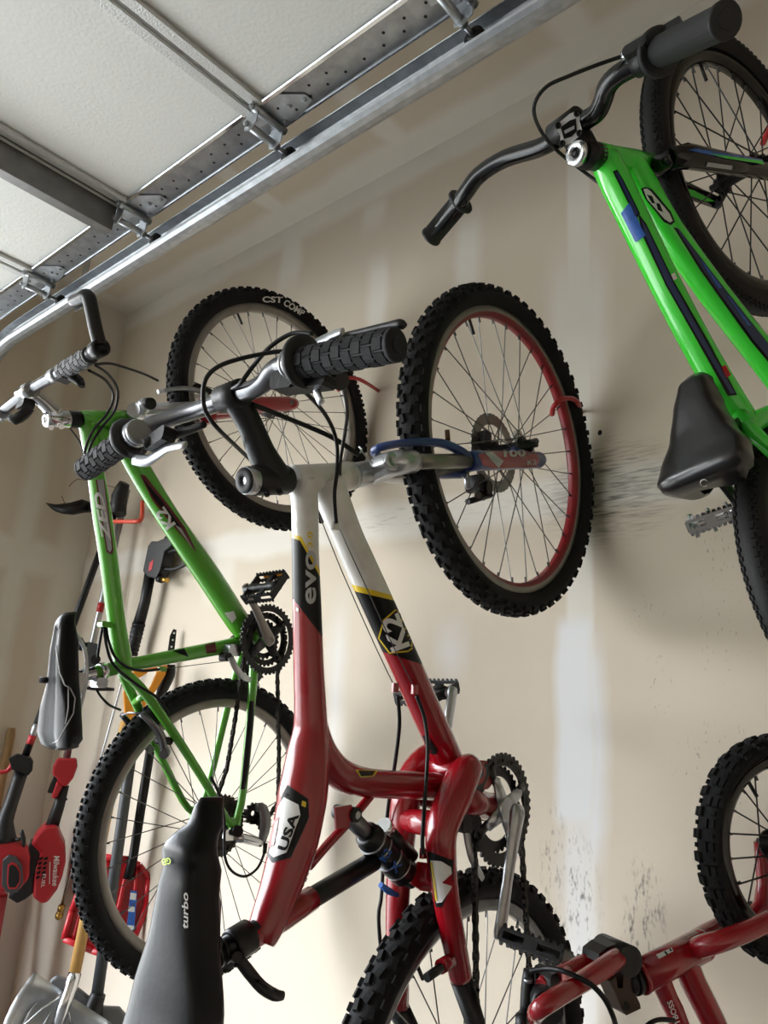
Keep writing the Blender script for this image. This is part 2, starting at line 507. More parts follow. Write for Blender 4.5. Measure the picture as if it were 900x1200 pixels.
# ================================================================== the room
WX, WY, CZ = 1.555, 3.085, 3.055
class NX:
    """tiny node-expression builder"""
    def __init__(s, mt):
        s.nt = mt.node_tree; s.tc = s.nt.nodes.new('ShaderNodeTexCoord')
        sp_ = s.nt.nodes.new('ShaderNodeSeparateXYZ'); s.nt.links.new(s.tc.outputs['Object'], sp_.inputs[0])
        s.x, s.y, s.z = sp_.outputs
    def m(s, op, a, b=0.0, clamp=False):
        n = s.nt.nodes.new('ShaderNodeMath'); n.operation = op; n.use_clamp = clamp
        for i, q in enumerate((a, b)):
            if isinstance(q, (int, float)): n.inputs[i].default_value = q
            else: s.nt.links.new(q, n.inputs[i])
        return n.outputs[0]
    def noise(s, scale, detail=3, stretch=None, rot=None):
        n = s.nt.nodes.new('ShaderNodeTexNoise'); n.inputs['Scale'].default_value = scale; n.inputs['Detail'].default_value = detail
        src = s.tc.outputs['Object']
        if stretch or rot:
            mp = s.nt.nodes.new('ShaderNodeMapping')
            if stretch: mp.inputs['Scale'].default_value = stretch
            if rot: mp.inputs['Rotation'].default_value = rot
            s.nt.links.new(src, mp.inputs[0]); src = mp.outputs[0]
        s.nt.links.new(src, n.inputs['Vector'])
        return n.outputs[0]
    def band(s, co, c, hw, soft, wob=None, amp=0):
        d = s.m('SUBTRACT', co, c)
        if wob is not None: d = s.m('ADD', d, s.m('MULTIPLY', s.m('SUBTRACT', wob, .5), amp))
        d = s.m('ABSOLUTE', d)
        return s.m('DIVIDE', s.m('SUBTRACT', hw+soft, d), 2*soft, True)
    def mul(s, *a):
        r = a[0]
        for q in a[1:]: r = s.m('MULTIPLY', r, q)
        return r
    def mx(s, *a):
        r = a[0]
        for q in a[1:]: r = s.m('MAXIMUM', r, q)
        return r
    def mix(s, f, a, b):
        n = s.nt.nodes.new('ShaderNodeMix'); n.data_type = 'RGBA'
        s.nt.links.new(f, n.inputs[0])
        for i, q in ((6, a), (7, b)):
            if isinstance(q, tuple): n.inputs[i].default_value = q
            else: s.nt.links.new(q, n.inputs[i])
        return n.outputs[2]
BASE, MUD, PATCH = lin('cec3b2'), lin('dcd7ce'), lin('dddee0')
def wall_mat(name, kind):
    mt = bpy.data.materials.new(name); mt.use_nodes = True
    b = mt.node_tree.nodes['Principled BSDF']; b.inputs['Roughness'].default_value = .85; b.inputs['Specular IOR Level'].default_value = .2
    e = NX(mt); wob = e.noise(5, 3); wob2 = e.noise(2.2, 2)
    fleck = e.noise(14, 5)
    scuff = None; patch = None
    if kind == 'right':
        Y = lambda px, py: BX(px, py, WX).y
        Z = lambda px, py: BX(px, py, WX).z
        bands = [e.band(e.z, 1.845, .048, .016, wob, .05), e.band(e.z, CZ, .085, .02, wob, .06),
                 e.band(e.y, Y(678, 330), (Y(664, 330)-Y(692, 330))/2, .006, wob, .01)]
        def patch_band(px0, px1, py0, py1, soft=.02, amp=.05, fade=.05):
            y0, y1 = Y(px1, (py0+py1)/2), Y(px0, (py0+py1)/2); z1, z0 = Z((px0+px1)/2, py0), Z((px0+px1)/2, py1)
            return e.mul(e.band(e.y, (y0+y1)/2, (y1-y0)/2, soft, wob, amp), e.band(e.z, (z0+z1)/2, (z1-z0)/2, fade, wob2, .06))
        bands += [patch_band(644, 710, 300, 470, .025, .03, .12), patch_band(430, 452, 305, 400), patch_band(535, 562, 255, 345),
                  patch_band(330, 352, 262, 330, .02, .05), patch_band(425, 452, 235, 262), patch_band(560, 600, 20, 90, .02, .1),
                  e.mul(patch_band(240, 275, 640, 700), .6)]
        bands = [e.m('MULTIPLY', q, .95) for q in bands]
        pt = e.mx(patch_band(652, 694, 720, 960, .012, .035, .02), patch_band(688, 706, 750, 1010, .02, .05, .06), e.m('MULTIPLY', patch_band(660, 700, 940, 1180, .03, .06, .1), .6),
                  e.m('MULTIPLY', patch_band(385, 400, 720, 900, .03, .06, .1), .6), e.m('MULTIPLY', patch_band(515, 545, 730, 790, .03, .06, .05), .5))
        patch = pt
        def spot(px, py, ry, rz):
            p = BX(px, py, WX)
            a = e.m('DIVIDE', e.m('SUBTRACT', e.y, p.y), ry); c = e.m('DIVIDE', e.m('SUBTRACT', e.z, p.z), rz)
            d = e.m('ADD', e.m('MULTIPLY', a, a), e.m('MULTIPLY', c, c))
            return e.m('MULTIPLY', e.m('SUBTRACT', 1, d, True), 1.0)
        streak = e.noise(1, 7, (30, 20, 230), (math.radians(16), 0, 0)); vst = e.noise(1, 4, (30, 90, 26)); vst2 = e.noise(1, 6, (60, 200, 80))
        def thr(v, a, b): return e.m('DIVIDE', e.m('SUBTRACT', v, a), b-a, True)
        s1 = e.mul(spot(712, 575, .19, .14), thr(streak, .46, .72))
        s1b = e.mul(spot(690, 580, .10, .13), .45)
        s2 = e.mul(e.mx(spot(672, 1060, .07, .16), spot(648, 1010, .035, .13), spot(757, 1065, .045, .11), spot(742, 1100, .03, .1)), thr(e.m('MULTIPLY', vst, vst2), .26, .42))
        s3 = e.mul(e.mx(spot(840, 640, .05, .1), spot(846, 740, .06, .12), spot(755, 720, .05, .05), spot(850, 900, .12, .1), spot(772, 800, .03, .1)), thr(vst2, .63, .70), .7)
        s4 = e.mul(spot(480, 605, .5, .05), thr(streak, .56, .72), .35)
        hole = e.mx(thr(spot(703, 507, .0065, .008), .25, .4))
        scuff = e.m('MINIMUM', e.m('ADD', e.m('ADD', s1, s1b), e.m('ADD', s2, e.m('ADD', s3, s4))), 1)
    elif kind == 'far':
        bands = [e.m('MULTIPLY', q, .9) for q in (e.band(e.z, 1.86, .07, .02, wob, .08), e.band(e.x, WX, .13, .025, wob, .05), e.band(e.x, 1.28, .04, .02, wob, .05), e.band(e.z, CZ, .10, .02, wob, .05))]
    elif kind == 'ceiling':
        bands = [e.m('MULTIPLY', q, .9) for q in (e.band(e.x, WX, .10, .02, wob, .06), e.band(e.y, 1.925, .035, .012, wob, .03), e.band(e.y, 1.36, .04, .015, wob, .03), e.band(e.y, WY, .1, .02, wob, .05), e.band(e.y, .75, .05, .02, wob, .05))]
    else:
        bands = [e.band(e.z, 1.845, .05, .015, wob, .05)]
    mudm = e.mul(e.mx(*bands), e.m('ADD', .75, e.m('MULTIPLY', fleck, .4)))
    base = e.mix(e.m('MULTIPLY', e.m('SUBTRACT', fleck, .35, True), .35), BASE, lin('c4b6a4'))
    c = e.mix(mudm, base, MUD)
    if patch is not None: c = e.mix(e.m('MULTIPLY', patch, .95), c, PATCH)
    if scuff is not None:
        c = e.mix(e.m('MULTIPLY', scuff, .8), c, lin('4a4641'))
        c = e.mix(hole, c, lin('15120f'))
    e.nt.links.new(c, b.inputs['Base Color'])
    bp = e.nt.nodes.new('ShaderNodeBump'); bp.inputs['Strength'].default_value = .12; bp.inputs['Distance'].default_value = .004
    hh = e.m('ADD', e.m('MULTIPLY', e.noise(40, 4), .5), e.m('MULTIPLY', mudm, .4))
    e.nt.links.new(hh, bp.inputs['Height']); e.nt.links.new(bp.outputs[0], b.inputs['Normal'])
    return mt
def struct(name, mb):
    o = mb.build(name); o['kind'] = 'structure'; return o
X0, Y0 = -5.6, -3.2
ex, ey, ez = V((1, 0, 0)), V((0, 1, 0)), V((0, 0, 1))
def slab(name, a, b, m_):
    a, b = V(a), V(b); c = (a+b)/2; h = (b-a)/2
    return struct(name, MB(m_).box(c, ex*h.x, ey*h.y, ez*h.z))
OPX0, OPX1, OPZ = -5.0, .90, 2.32
slab('wall_right', (WX, Y0, 0), (WX+.12, WY+.12, CZ), wall_mat('side wall drywall', 'right'))
slab('ceiling', (X0, Y0, CZ), (WX+.12, WY+.12, CZ+.1), wall_mat('ceiling drywall', 'ceiling'))
fm = wall_mat('far wall drywall', 'far')
mbw = MB(fm)
def addslab(mb, a, b):
    a, b = V(a), V(b); c = (a+b)/2; h = (b-a)/2; mb.box(c, ex*h.x, ey*h.y, ez*h.z)
addslab(mbw, (OPX1, WY, 0), (WX, WY+.12, CZ)); addslab(mbw, (X0, WY, OPZ), (OPX1, WY+.12, CZ)); addslab(mbw, (X0, WY, 0), (OPX0, WY+.12, OPZ))
struct('wall_far', mbw)
pm = wall_mat('drywall', 'plain')
slab('wall_left', (X0-.12, Y0, 0), (X0, WY+.12, CZ), pm)
slab('wall_back', (X0, Y0-.12, 0), (WX, Y0, CZ), pm)
slab('floor', (X0-.12, Y0-.12, -.1), (WX+.12, WY+.12, 0), mat('concrete floor', '5c5853', .7, bump=.2, bscale=60, var=.2, vscale=3))
# driveway beyond the open door
slab('driveway', (-14, WY+.12, -.12), (10, 16, -.02), mat('driveway concrete', 'b4afa6', .8, bump=.2, bscale=60, var=.15, vscale=3))
# ------------------------------------------------------------------ overhead garage door and its track
ZP = 1.27+1.3; ZR = 1.233+1.3
JY = [.635, 1.175, 1.715, 2.255, 2.79]
XI, XO, XL = .797, .876, -4.95
door = empty('garage_door', (XO, 1.7, ZP), 'open overhead sectional garage door with stucco textured white panels and steel edges', 'garage door')
ys = [.105] + JY
for i in range(len(ys)-1):
    a, b = ys[i], ys[i+1]
    mb = MB(PANEL, RIB)
    mb.box(((XL+XI)/2, (a+b)/2, ZP+.02), ex*((XI-XL)/2), ey*((b-a)/2-.004), ez*.018)
    # rolled steel edges of the section
    for yy, s_ in ((a, 1), (b, -1)):
        mb.rbox(((XL+XI)/2, yy+s_*.020, ZP-.003), ey*.015, ez*.006, ex*((XI-XL)/2), .003, 1)
        mb.rbox(((XL+XI)/2, yy+s_*.004, ZP+.004), ey*.003, ez*.006, ex*((XI-XL)/2), .002, 1)
    sec = mb.build('door_section', door)
    mb = MB(GALD, HOLE, POL)
    mb.box(((XI+XO)/2, (a+b)/2, ZP+.0), ex*((XO-XI)/2), ey*((b-a)/2-.002), ez*.0012)
    mb.box((XO, (a+b)/2, ZP+.02), ex*.0012, ey*((b-a)/2-.002), ez*.02)
    mb.rbox((XI-.001, (a+b)/2, ZP-.003), ex*.006, ez*.005, ey*((b-a)/2-.03), .002, 2)
    mb.box((XO-.002, (a+b)/2, ZP-.002), ex*.002, ey*((b-a)/2-.002), ez*.002, 2)
    for k in range(8):
        yy = a+.09+(b-a-.18)*k/7
        for xx, dy in ((XI+.030, 0), (XI+.052, .018)):
            if k in (3, 4) and xx < XI+.04: continue
            mb.cyl((xx, yy+dy, ZP-.0018), (xx, yy+dy, ZP-.0008), .0033, 1, 10)
    mb.build('end_stile', sec)
xt = .919
def bolt(mb, p, n, r=.006, mi=0):
    p = V(p); n = n.normalized()
    mb.tube([p, p+n*.005], r, 6, mi); mb.tube([p+n*.005, p+n*.007], [r*.55, r*.5], 10, mi)
dn = V((0, 0, -1))
for i, yj in enumerate([.665] + JY[1:4]):
    mb = MB(GAL, HOLE)
    # leaf towards the near section: tapered plate; leaf on the far section: short plate
    z = ZP-.0025
    mb.prism([(XI-.005, yj-.008, z), (XO-.004, yj-.008, z), (XO-.004, yj-.07, z), (XO-.020, yj-.122, z), (XO-.040, yj-.120, z), (XI-.006, yj-.06, z)], V((0, 0, -.0025)))
    mb.prism([(XI-.005, yj+.006, z), (XI+.045, yj+.006, z), (XI+.040, yj+.055, z), (XI+.008, yj+.05, z)], V((0, 0, -.0025)))
    for p in ((XO-.030, yj-.108), (XO-.038, yj-.07), (XI+.022, yj+.04), (XO-.014, yj-.03)): bolt(mb, (p[0], p[1], z-.002), dn)
    for p in ((XI+.03, yj-.045), (XO-.022, yj-.075)): mb.cyl((p[0], p[1], z-.0032), (p[0], p[1], z-.002), .0032, 1, 8)
    # side ears and knuckles
    for xx in (XI-.003, XO-.012):
        mb.prism([(xx, yj-.022, z), (xx, yj+.02, z), (xx, yj+.022, ZR-.014), (xx, yj+.004, ZR-.022), (xx, yj-.018, ZR-.01)], V((.0028, 0, 0)))
    mb.cyl((XI-.012, yj-.014, z-.012), (XO+.001, yj-.014, z-.012), .0085, 0, 14)
    for q in (XI-.014,):
        bolt(mb, (q, yj-.014, z-.012), V((-1, 0, 0)), .007); bolt(mb, (q+.008, yj+.01, ZR-.004), V((-1, 0, 0)), .007)
    hinge = mb.build('hinge', door)
    mb = MB(GAL, BLK, DAL)
    mb.cyl((XI-.004, yj+.010, ZR-.004), (XO+.004, yj+.010, ZR-.004), .0088, 0, 14)
    mb.cyl((XO+.003, yj+.010, ZR-.004), (xt+.012, yj+.010, ZR-.004), .0052, 2, 12)
    mb.lathe((xt-.014, yj+.010, ZR-.004), ex, [(.007, -.004), (.011, -.004), (.012, 0), (.0195, .001), (.0205, .004), (.0205, .012), (.0195, .015), (.008, .016)], 24, 1)
    mb.build('roller', door)
# reinforcing strut across the joint
mb = MB(STRUT)
yj = JY[2]+.03
pr = [(yj-.045, ZP-.004), (yj-.020, ZP-.004), (yj-.012, ZP-.075), (yj+.022, ZP-.075), (yj+.03, ZP-.060), (yj+.027, ZP-.059), (yj+.020, ZP-.071), (yj-.008, ZP-.071), (yj-.016, ZP-.0005), (yj-.045, ZP-.0005)]
mb.prism([(XL, y_, z_) for y_, z_ in pr], V((XI-.004-XL, 0, 0)))
mb.build('strut', door, bevel=.002)
mb = MB(RUBS); mb.box(((XL+XO)/2, 2.80, ZP+.012), ex*((XO-XL)/2), ey*.012, ez*.02); mb.build('bottom_seal', door)
# track: C channel swept along y and curving down to the opening
def sweep(mb, prof, path, mi=0):
    """prof in (x offset, along-normal offset); path in (y, z, ny, nz)"""
    rings = []
    for (y_, z_, ny, nz) in path:
        rings.append([mb.bm.verts.new((xt+a, y_+ny*b, z_+nz*b)) for a, b in prof])
    n = len(prof)
    for A, Bq in zip(rings[:-1], rings[1:]):
        for j in range(n):
            k = (j+1) % n
            mb._f((A[j], A[k], Bq[k], Bq[j]), mi, False)
    mb._f(rings[0], mi, False); mb._f(list(reversed(rings[-1])), mi, False)
tr = empty('door_track', (xt, 1.0, ZR), 'galvanised steel roller track running along the wall beside the open door', 'track')
T = .0022
co = [(-.017, -.023), (-.022, -.025), (-.026, -.029), (-.024, -.034), (-.014, -.038), (.000, -.039), (.014, -.036), (.026, -.027), (.031, -.010), (.024, -.004), (.024, .004), (.031, .010), (.027, .024), (.014, .033), (-.008, .033), (-.014, .030)]
ci = []
for i, (a, b) in enumerate(co):
    p = V(co[max(i-1, 0)]); q = V(co[min(i+1, len(co)-1)]); d = (q-p).normalized(); ci.append((a-d.y*T, b+d.x*T))
prof = co + list(reversed(ci))
path = [(Y0+.4, ZR, 0, 1), (2.60, ZR, 0, 1)]
for k in range(1, 13):
    a = k/12*PI/2; path.append((2.60+.36*math.sin(a), ZR-.36+.36*math.cos(a), math.sin(a), math.cos(a)))
path += [(2.96, .03, 1, 0)]
mb = MB(GAL); sweep(mb, prof, path); mb.build('channel', tr)
for q in (2.22, -.88):
    mb = MB(GAL); mb.prism([(xt+.034, q-.02, ZR-.03), (xt+.034, q+.02, ZR-.03), (xt+.034, q+.02, CZ), (xt+.034, q-.02, CZ)], V((.003, 0, 0))); mb.build('hanger_strap', tr)
# ------------------------------------------------------------------ light
w = bpy.data.worlds.new('sky'); sc.world = w; w.use_nodes = True
nt = w.node_tree; bg = nt.nodes['Background']
tc_ = nt.nodes.new('ShaderNodeTexCoord'); sp_ = nt.nodes.new('ShaderNodeSeparateXYZ'); nt.links.new(tc_.outputs['Generated'], sp_.inputs[0])
cr = nt.nodes.new('ShaderNodeValToRGB'); nt.links.new(sp_.outputs[2], cr.inputs[0])
cr.color_ramp.elements[0].position = 0; cr.color_ramp.elements[0].color = (.10, .095, .085, 1)
cr.color_ramp.elements[1].position = .02; cr.color_ramp.elements[1].color = (.95, .95, .94, 1)
e_2 = cr.color_ramp.elements.new(.5); e_2.color = (.84, .95, 1.09, 1)
nt.links.new(cr.outputs[0], bg.inputs[0]); bg.inputs[1].default_value = 16.2
la = bpy.data.lights.new('door_opening', 'AREA'); la.shape = 'RECTANGLE'; la.size = OPX1-OPX0; la.size_y = OPZ; la.cycles.is_portal = True
lo = bpy.data.objects.new('door_opening', la); COL.objects.link(lo); lo.location = ((OPX0+OPX1)/2, WY+.06, OPZ/2)
lo.rotation_euler = (math.radians(-90), 0, 0)
sc.view_settings.view_transform = 'Standard'; sc.view_settings.look = 'None'; sc.view_settings.gamma = 1; sc.view_settings.use_curve_mapping = False
sc.view_settings.exposure = 0
sc.cycles.use_denoising = True
sc.cycles.max_bounces = 8; sc.cycles.diffuse_bounces = 5; sc.cycles.caustics_reflective = False; sc.cycles.caustics_refractive = False
# ================================================================== bicycles
NY = V((0, -1, 0))           # towards the camera side (drive side) for a bike hung square to the wall
def norm(a): return V(a).normalized()
# ------------------------------------------------------------------ red and white full-suspension bike
YR = .778
def r_(px, py, dy=0): return BY(px, py, YR+dy)
red = empty('mountain_bike', (WX, YR, .754), 'red and white full suspension mountain bike hung in the middle of the wall', 'bicycle', 'bicycles hung on the wall')
CF, CR = V((1.222, .779, 1.84)), V((1.150, .774, .754))
wheel(red, 'front_wheel', CF, V((.012, -1, -.01)), .329, .056, .2825, 'mtb', 32, RIM, mat('red rim paint', '84141c', .38, var=.2, vscale=40))
wheel(red, 'rear_wheel', CR, NY, .329, .056, .2825, 'mtb', 32, DAL)
# frame
fr = MB(RED, WHT, YEL, INK)
fr.g = 1
P, Rr = spec([(343, 562, 35), (360, 561, 34), (395, 559, 34), (408, 558, 35)], r_); fr.tube(P, Rr, 24, 1)
fr.tube(*spec([(353, 562, 36), (357, 590, 32), (358, 650, 32), (360, 720, 34), (362, 790, 36), (365, 850, 38), (366, 885, 40), (364, 905, 36)], r_), 24, 0, sub=4)
fr.tube(*spec([(382, 562, 46), (390, 585, 40), (408, 630, 37), (435, 690, 38), (478, 785, 37), (515, 868, 36), (532, 905, 34)], r_), 24, 1, sub=4)
fr.g = 2
fr.tube(*spec([(362, 800, 34), (364, 850, 40), (361, 885, 51), (355, 930, 59), (345, 985, 57), (327, 1045, 48), (312, 1085, 42), (305, 1104, 34)], r_), 24, 0, sub=4)
fr.tube(*spec([(366, 825, 28), (371, 862, 33), (384, 892, 36), (404, 910, 36), (430, 917, 33), (455, 919, 32), (500, 921, 31), (545, 924, 32)], r_), 24, 0, sub=4)
fr.tube(*spec([(438, 928, 10), (414, 957, 11), (382, 992, 11), (362, 1016, 10)], r_), 10, 0, sub=2)
fr.tube(*spec([(366, 1052, 27), (330, 1076, 30), (296, 1097, 30), (288, 1102, 26)], r_), 18, 0, sub=2)
c0 = r_(540, 905); fr.cyl(c0+V((0, .05, 0)), c0-V((0, .05, 0)), .022, 0, 20)
for dy in (-.016, .013):
    pr = [r_(*q, dy) for q in ((393, 946), (412, 943), (416, 955), (407, 969), (394, 972))]; fr.prism(pr, V((0, .003, 0)))
# colour breaks on the top tube and the down tube
TTx = lambda c: (450+FPX*c.dot(RT)/c.dot(FW), 600-FPX*c.dot(UP)/c.dot(FW))
n1, n2 = fr.cut(1, (338, 624), (356, 630)), fr.cut(1, (352, 627), (372, 663))
n1b, n2b = fr.cut(1, (338, 629), (356, 635)), fr.cut(1, (348, 627), (368, 663))
n3 = fr.cut(1, (343, 701), (376, 744))
d1, d2, d3 = fr.cut(1, (409, 684), (462, 698)), fr.cut(1, (412, 692), (463, 704)), fr.cut(1, (449, 764), (496, 779))
def above(px, py, a, b): return py < a[1]+(b[1]-a[1])*(px-a[0])/(b[0]-a[0])
def pf(c):
    px, py = TTx(c)
    dt = px > 372 + max(0, (py-592))*.11 and py < 1000 and px > 371
    if py < 592: return 1
    if dt and px > 395-(0 if py > 640 else 30):
        if above(px, py, (409, 684), (462, 698)): return 1
        if above(px, py, (412, 692), (463, 704)): return 2
        return 3 if above(px, py, (449, 764), (496, 779)) else 0
    if above(px, py, (338, 624), (356, 630)) or px > 352+(py-627)*20/36: return 1
    if above(px, py, (338, 629), (356, 635)) or px > 348+(py-627)*20/36: return 2
    return 3 if above(px, py, (343, 701), (376, 744)) else 0
fr.paint(1, pf)
bv = fr.bvh()
frame = fr.build('frame', red)
mb = MB(WDC, INK, YEL, GRY, RED)
lay_text(mb, 'evo', (370, 708), (370, 645), 12, bv, 3, .02)
mb.g += 1; lay_text(mb, '3.0', (366, 642), (366, 623), 6, bv, 2, .02)
mb.g += 1; lay_poly(mb, [(443, 748), (449, 726), (463, 714), (479, 712), (484, 727), (490, 756), (478, 764), (456, 766)], bv, 2, .0004)
lay_poly(mb, [(445, 748), (450, 728), (463, 716), (477, 714), (482, 727), (487, 755), (478, 762), (457, 764)], bv, 1, .0008)
lay_text(mb, 'K2', (480, 757), (466, 718), 22, bv, 0, .03, eps=.0013)
mb.g += 1; lay_poly(mb, [(337, 920), (361, 936), (362, 958), (341, 1005), (319, 1011), (313, 1003), (331, 931)], bv, 1, .0004)
lay_poly(mb, [(333, 934), (350, 943), (352, 955), (336, 999), (321, 1005), (316, 1000), (326, 946)], bv, 0, .0009)
lay_poly(mb, [(354, 938), (359, 940), (358, 946), (353, 944)], bv, 2, .0009)
lay_text(mb, 'USA', (336, 998), (351, 955), 11, bv, 1, .035, eps=.0014)
lay_poly(mb, [(322, 961), (328, 957), (322, 990), (315, 994)], bv, 4, .0014)
mb.g += 1; lay_poly(mb, [(416, 902), (443, 903), (438, 910), (422, 911)], bv, 2, .0005)
lay_poly(mb, [(419, 903), (440, 904), (436, 909), (423, 910)], bv, 1, .0009)
mb.g += 1; lay_poly(mb, [(495, 862), (501, 862), (513, 878), (511, 884), (503, 884)], bv, 1, .0005)
mb.g += 1; lay_poly(mb, [(347, 711), (350, 713), (350, 717), (347, 716)], bv, 0, .0005)
build_each(mb, 'decal', frame)
# cable stops
mb = MB(RED, WHT)
for (px, py, k) in ((393, 616, 1), (463, 806, 0), (486, 808, 0), (496, 1000, 0)):
    mb.g += 1; p = r_(px, py, -.022); mb.rbox(p, ex*.006, ey*.004, ez*.007, .002, k)
build_each(mb, 'cable_stop', frame)
# swing arm, two legs with a bridge
mb = MB(RED, SAT)
near = spec([(553, 897, 30, -.05), (545, 906, 38, -.05), (532, 934, 42, -.05), (519, 968, 38, -.05), (517, 1000, 36, -.05), (524, 1060, 31, -.05), (536, 1125, 28, -.05), (540, 1146, 27, -.05)], r_)
far = spec([(503, 886, 30, .05), (492, 897, 34, .05), (478, 925, 38, .05), (473, 960, 34, .05), (470, 1000, 30, .05), (466, 1060, 28, .05), (466, 1180, 27, .05)], r_)
mb.tube(*near, 16, 0, sub=3); mb.tube(*far, 16, 0, sub=3)
mb.tube([near[0][-1], near[0][-1].lerp(CR+V((0, -.06, 0)), .55), CR+V((0, -.062, 0))], [near[1][-1], .013, .010], 14, 1)
mb.tube([far[0][-1], CR+V((0, .062, 0))], [far[1][-1], .010], 14, 1)
a = r_(503, 1012, -.02); b_ = r_(490, 1018, .03)
mb.tube([near[0][3], far[0][3]], [.020, .018], 16, 0); mb.tube([near[0][4]+V((0, .01, -.03)), far[0][4]+V((0, -.01, -.03))], [.015, .015], 14, 0)
for dy in (-.016, .014): mb.prism([r_(*q, dy) for q in ((480, 1020), (492, 1010), (508, 1012), (508, 1046), (494, 1044), (482, 1036))], V((0, .004, 0)), 0)
pv = r_(551, 905, -.05); mb.cyl(pv+V((0, -.018, 0)), pv+V((0, .1, 0)), .017, 0, 18); mb.cyl(pv+V((0, -.0195, 0)), pv+V((0, -.017, 0)), .008, 1, 12)
bbc = BY(588, 948, YR-.05); bbax = V((bbc.x, YR, bbc.z))
mb.cyl(bbax+V((0, -.042, 0)), bbax+V((0, .042, 0)), .023, 0, 22)
mb.tube([near[0][2], bbax+V((0, -.03, 0))], [.022, .022], 16, 0); mb.tube([far[0][2], bbax+V((0, .03, 0))], [.02, .022], 16, 0)
bv = mb.bvh()
arm = mb.build('swing_arm', red)
mb = MB(INK, WDC, YEL, RED)
lay_poly(mb, [(501, 997), (531, 1008), (531, 1031), (518, 1063), (511, 1063)], bv, 0, .0005)
lay_poly(mb, [(505, 1008), (517, 1009), (528, 1016), (529, 1023), (519, 1033), (529, 1040), (518, 1057), (512, 1058)], bv, 1, .0010)
lay_poly(mb, [(505, 1010), (507, 1010), (513, 1055), (511, 1055)], bv, 2, .0014)
lay_poly(mb, [(518, 1034), (529, 1024), (529, 1038)], bv, 3, .0014)
build_each(mb, 'decal', arm)
p = r_(520, 1128, -.075); mb = MB(BLK, RED); mb.cyl(r_(528, 1126, -.06), r_(516, 1133, -.06), .010, 1); mb.cyl(r_(517, 1134, -.066), r_(500, 1146, -.066), .0062, 0, 12); mb.build('brake_post', arm)
# rear shock
sa, sb = r_(406, 953), r_(485, 1034)
mb = MB(DAL, SAT, DBL, SIL)
t = (sb-sa).normalized(); L = (sb-sa).length
mb.cyl(sa, sa+t*L*.40, .0125, 0, 20)
mb.lathe(sa, t, [(.013, L*.27), (.018, L*.28), (.018, L*.31), (.0205, L*.33), (.0205, L*.60), (.0195, L*.61), (.021, L*.62), (.022, L*.64), (.022, L*.84), (.016, L*.87), (.012, L*.98)], 24, 1)
for k in (.36, .45, .60, .74): mb.lathe(sa, t, [(.0222, L*k), (.0225, L*(k+.008)), (.0222, L*(k+.016))], 24, 3)
bv = mb.bvh()
mb.cyl(sa-ey*.02, sa+ey*.02, .010, 1, 14); mb.cyl(sa-ey*.022, sa-ey*.018, .0055, 3, 6)
sh = mb.build('rear_shock', red)
mb = MB(LBL, GRY)
lay_text(mb, 'K2', (452, 1010), (459, 997), 9, bv, 0, .02); lay_text(mb, 'X', (464, 1024), (471, 1012), 10, bv, 0, .02)
mb.build('decal', sh)
mb = MB(SAT, POL); pa = r_(452, 971, -.01); pb = r_(483, 1004, -.01)
mb.cyl(pa, pb, .0105, 0, 18); mb.cyl(pa-(pb-pa).normalized()*.008, pa+(pb-pa).normalized()*.006, .0125, 1, 20); mb.build('reservoir', sh)
mb = MB(LBL); mb.tube([r_(446, 1037, -.01), r_(455, 1044, -.01), r_(466, 1049, -.01)], [.004, .005, .003], 10); mb.build('rebound_lever', sh)
# seat post, clamp and saddle
mb = MB(SAT)
mb.tube([r_(438, 1009), r_(366, 1052), r_(250, 1121)], [.0135, .0135, .0135], 20)
for q in ((262, 1114), (255, 1118)): mb.cyl(r_(*q), r_(q[0]-4, q[1]+2.4), .0148, 0, 20)
post = mb.build('seat_post', red)
mb = MB(SAT, DAL)
mb.lathe(r_(293, 1096), r_(267, 1112)-r_(293, 1096), [(.017, 0), (.0195, .002), (.0195, .026), (.0175, .03)], 24)
q = [(280, 1124, -.02), (290, 1137, -.02), (306, 1156, -.02), (322, 1166, -.02), (332, 1167, -.02)]
lv = [r_(*k) for k in q]
mb.tube(lv, [.007, .0075, .0072, .0068, .005], 12, 0, sub=3, flat=(V((0, 1, 0)), .6))
mb.cyl(r_(278, 1122, -.022), r_(276, 1118, .02), .006, 0, 12)
mb.build('quick_release_clamp', post)
mb = MB(INK); mb.tube([r_(302, 1150, -.0275), r_(320, 1162, -.0275)], [.002, .0022], 8); mb.build('lever_slot', post)
sn, sr = V((.568, YR, 1.205)), V((.578, YR, .900))
so, sbv = saddle(red, 'saddle', sn, sr, V((-1, 0, 0)), V((0, 1, 0)), [(0, .005, -.028), (.03, .010, -.022), (.09, .015, -.018), (.13, .022, -.004), (.17, .031, .006), (.20, .032, .006), (.24, .030, .002), (.32, .034, .005), (.45, .042, .004), (.7, .066, .006), (.88, .074, .012), (.97, .066, .01), (1, .045, .004)], SADC, .046, .016)
mb = MB(LIME, WDC)
lay_text(mb, 'GEL', (200, 1004), (188, 1007), 8, sbv, 0, .03, eps=.0012)
mb.g += 1; lay_text(mb, 'turbo', (221, 1088), (221, 1046), 7, sbv, 1, .02, .2, eps=.0012)
build_each(mb, 'lettering', so)
mb = MB(SAT)
for dy in (-.02, .02):
    mb.tube([V((.596, YR+dy*.4+.01, 1.13)), V((.614, YR+dy+.01, 1.09)), V((.618, YR+dy+.01, .98)), V((.600, YR+dy*1.6, .93))], .0035, 8, sub=3)
mb.rbox(V((.616, YR+.01, 1.035)), ez*.020, ey*.022, ex*.009, .004)
mb.build('saddle_rail', so)
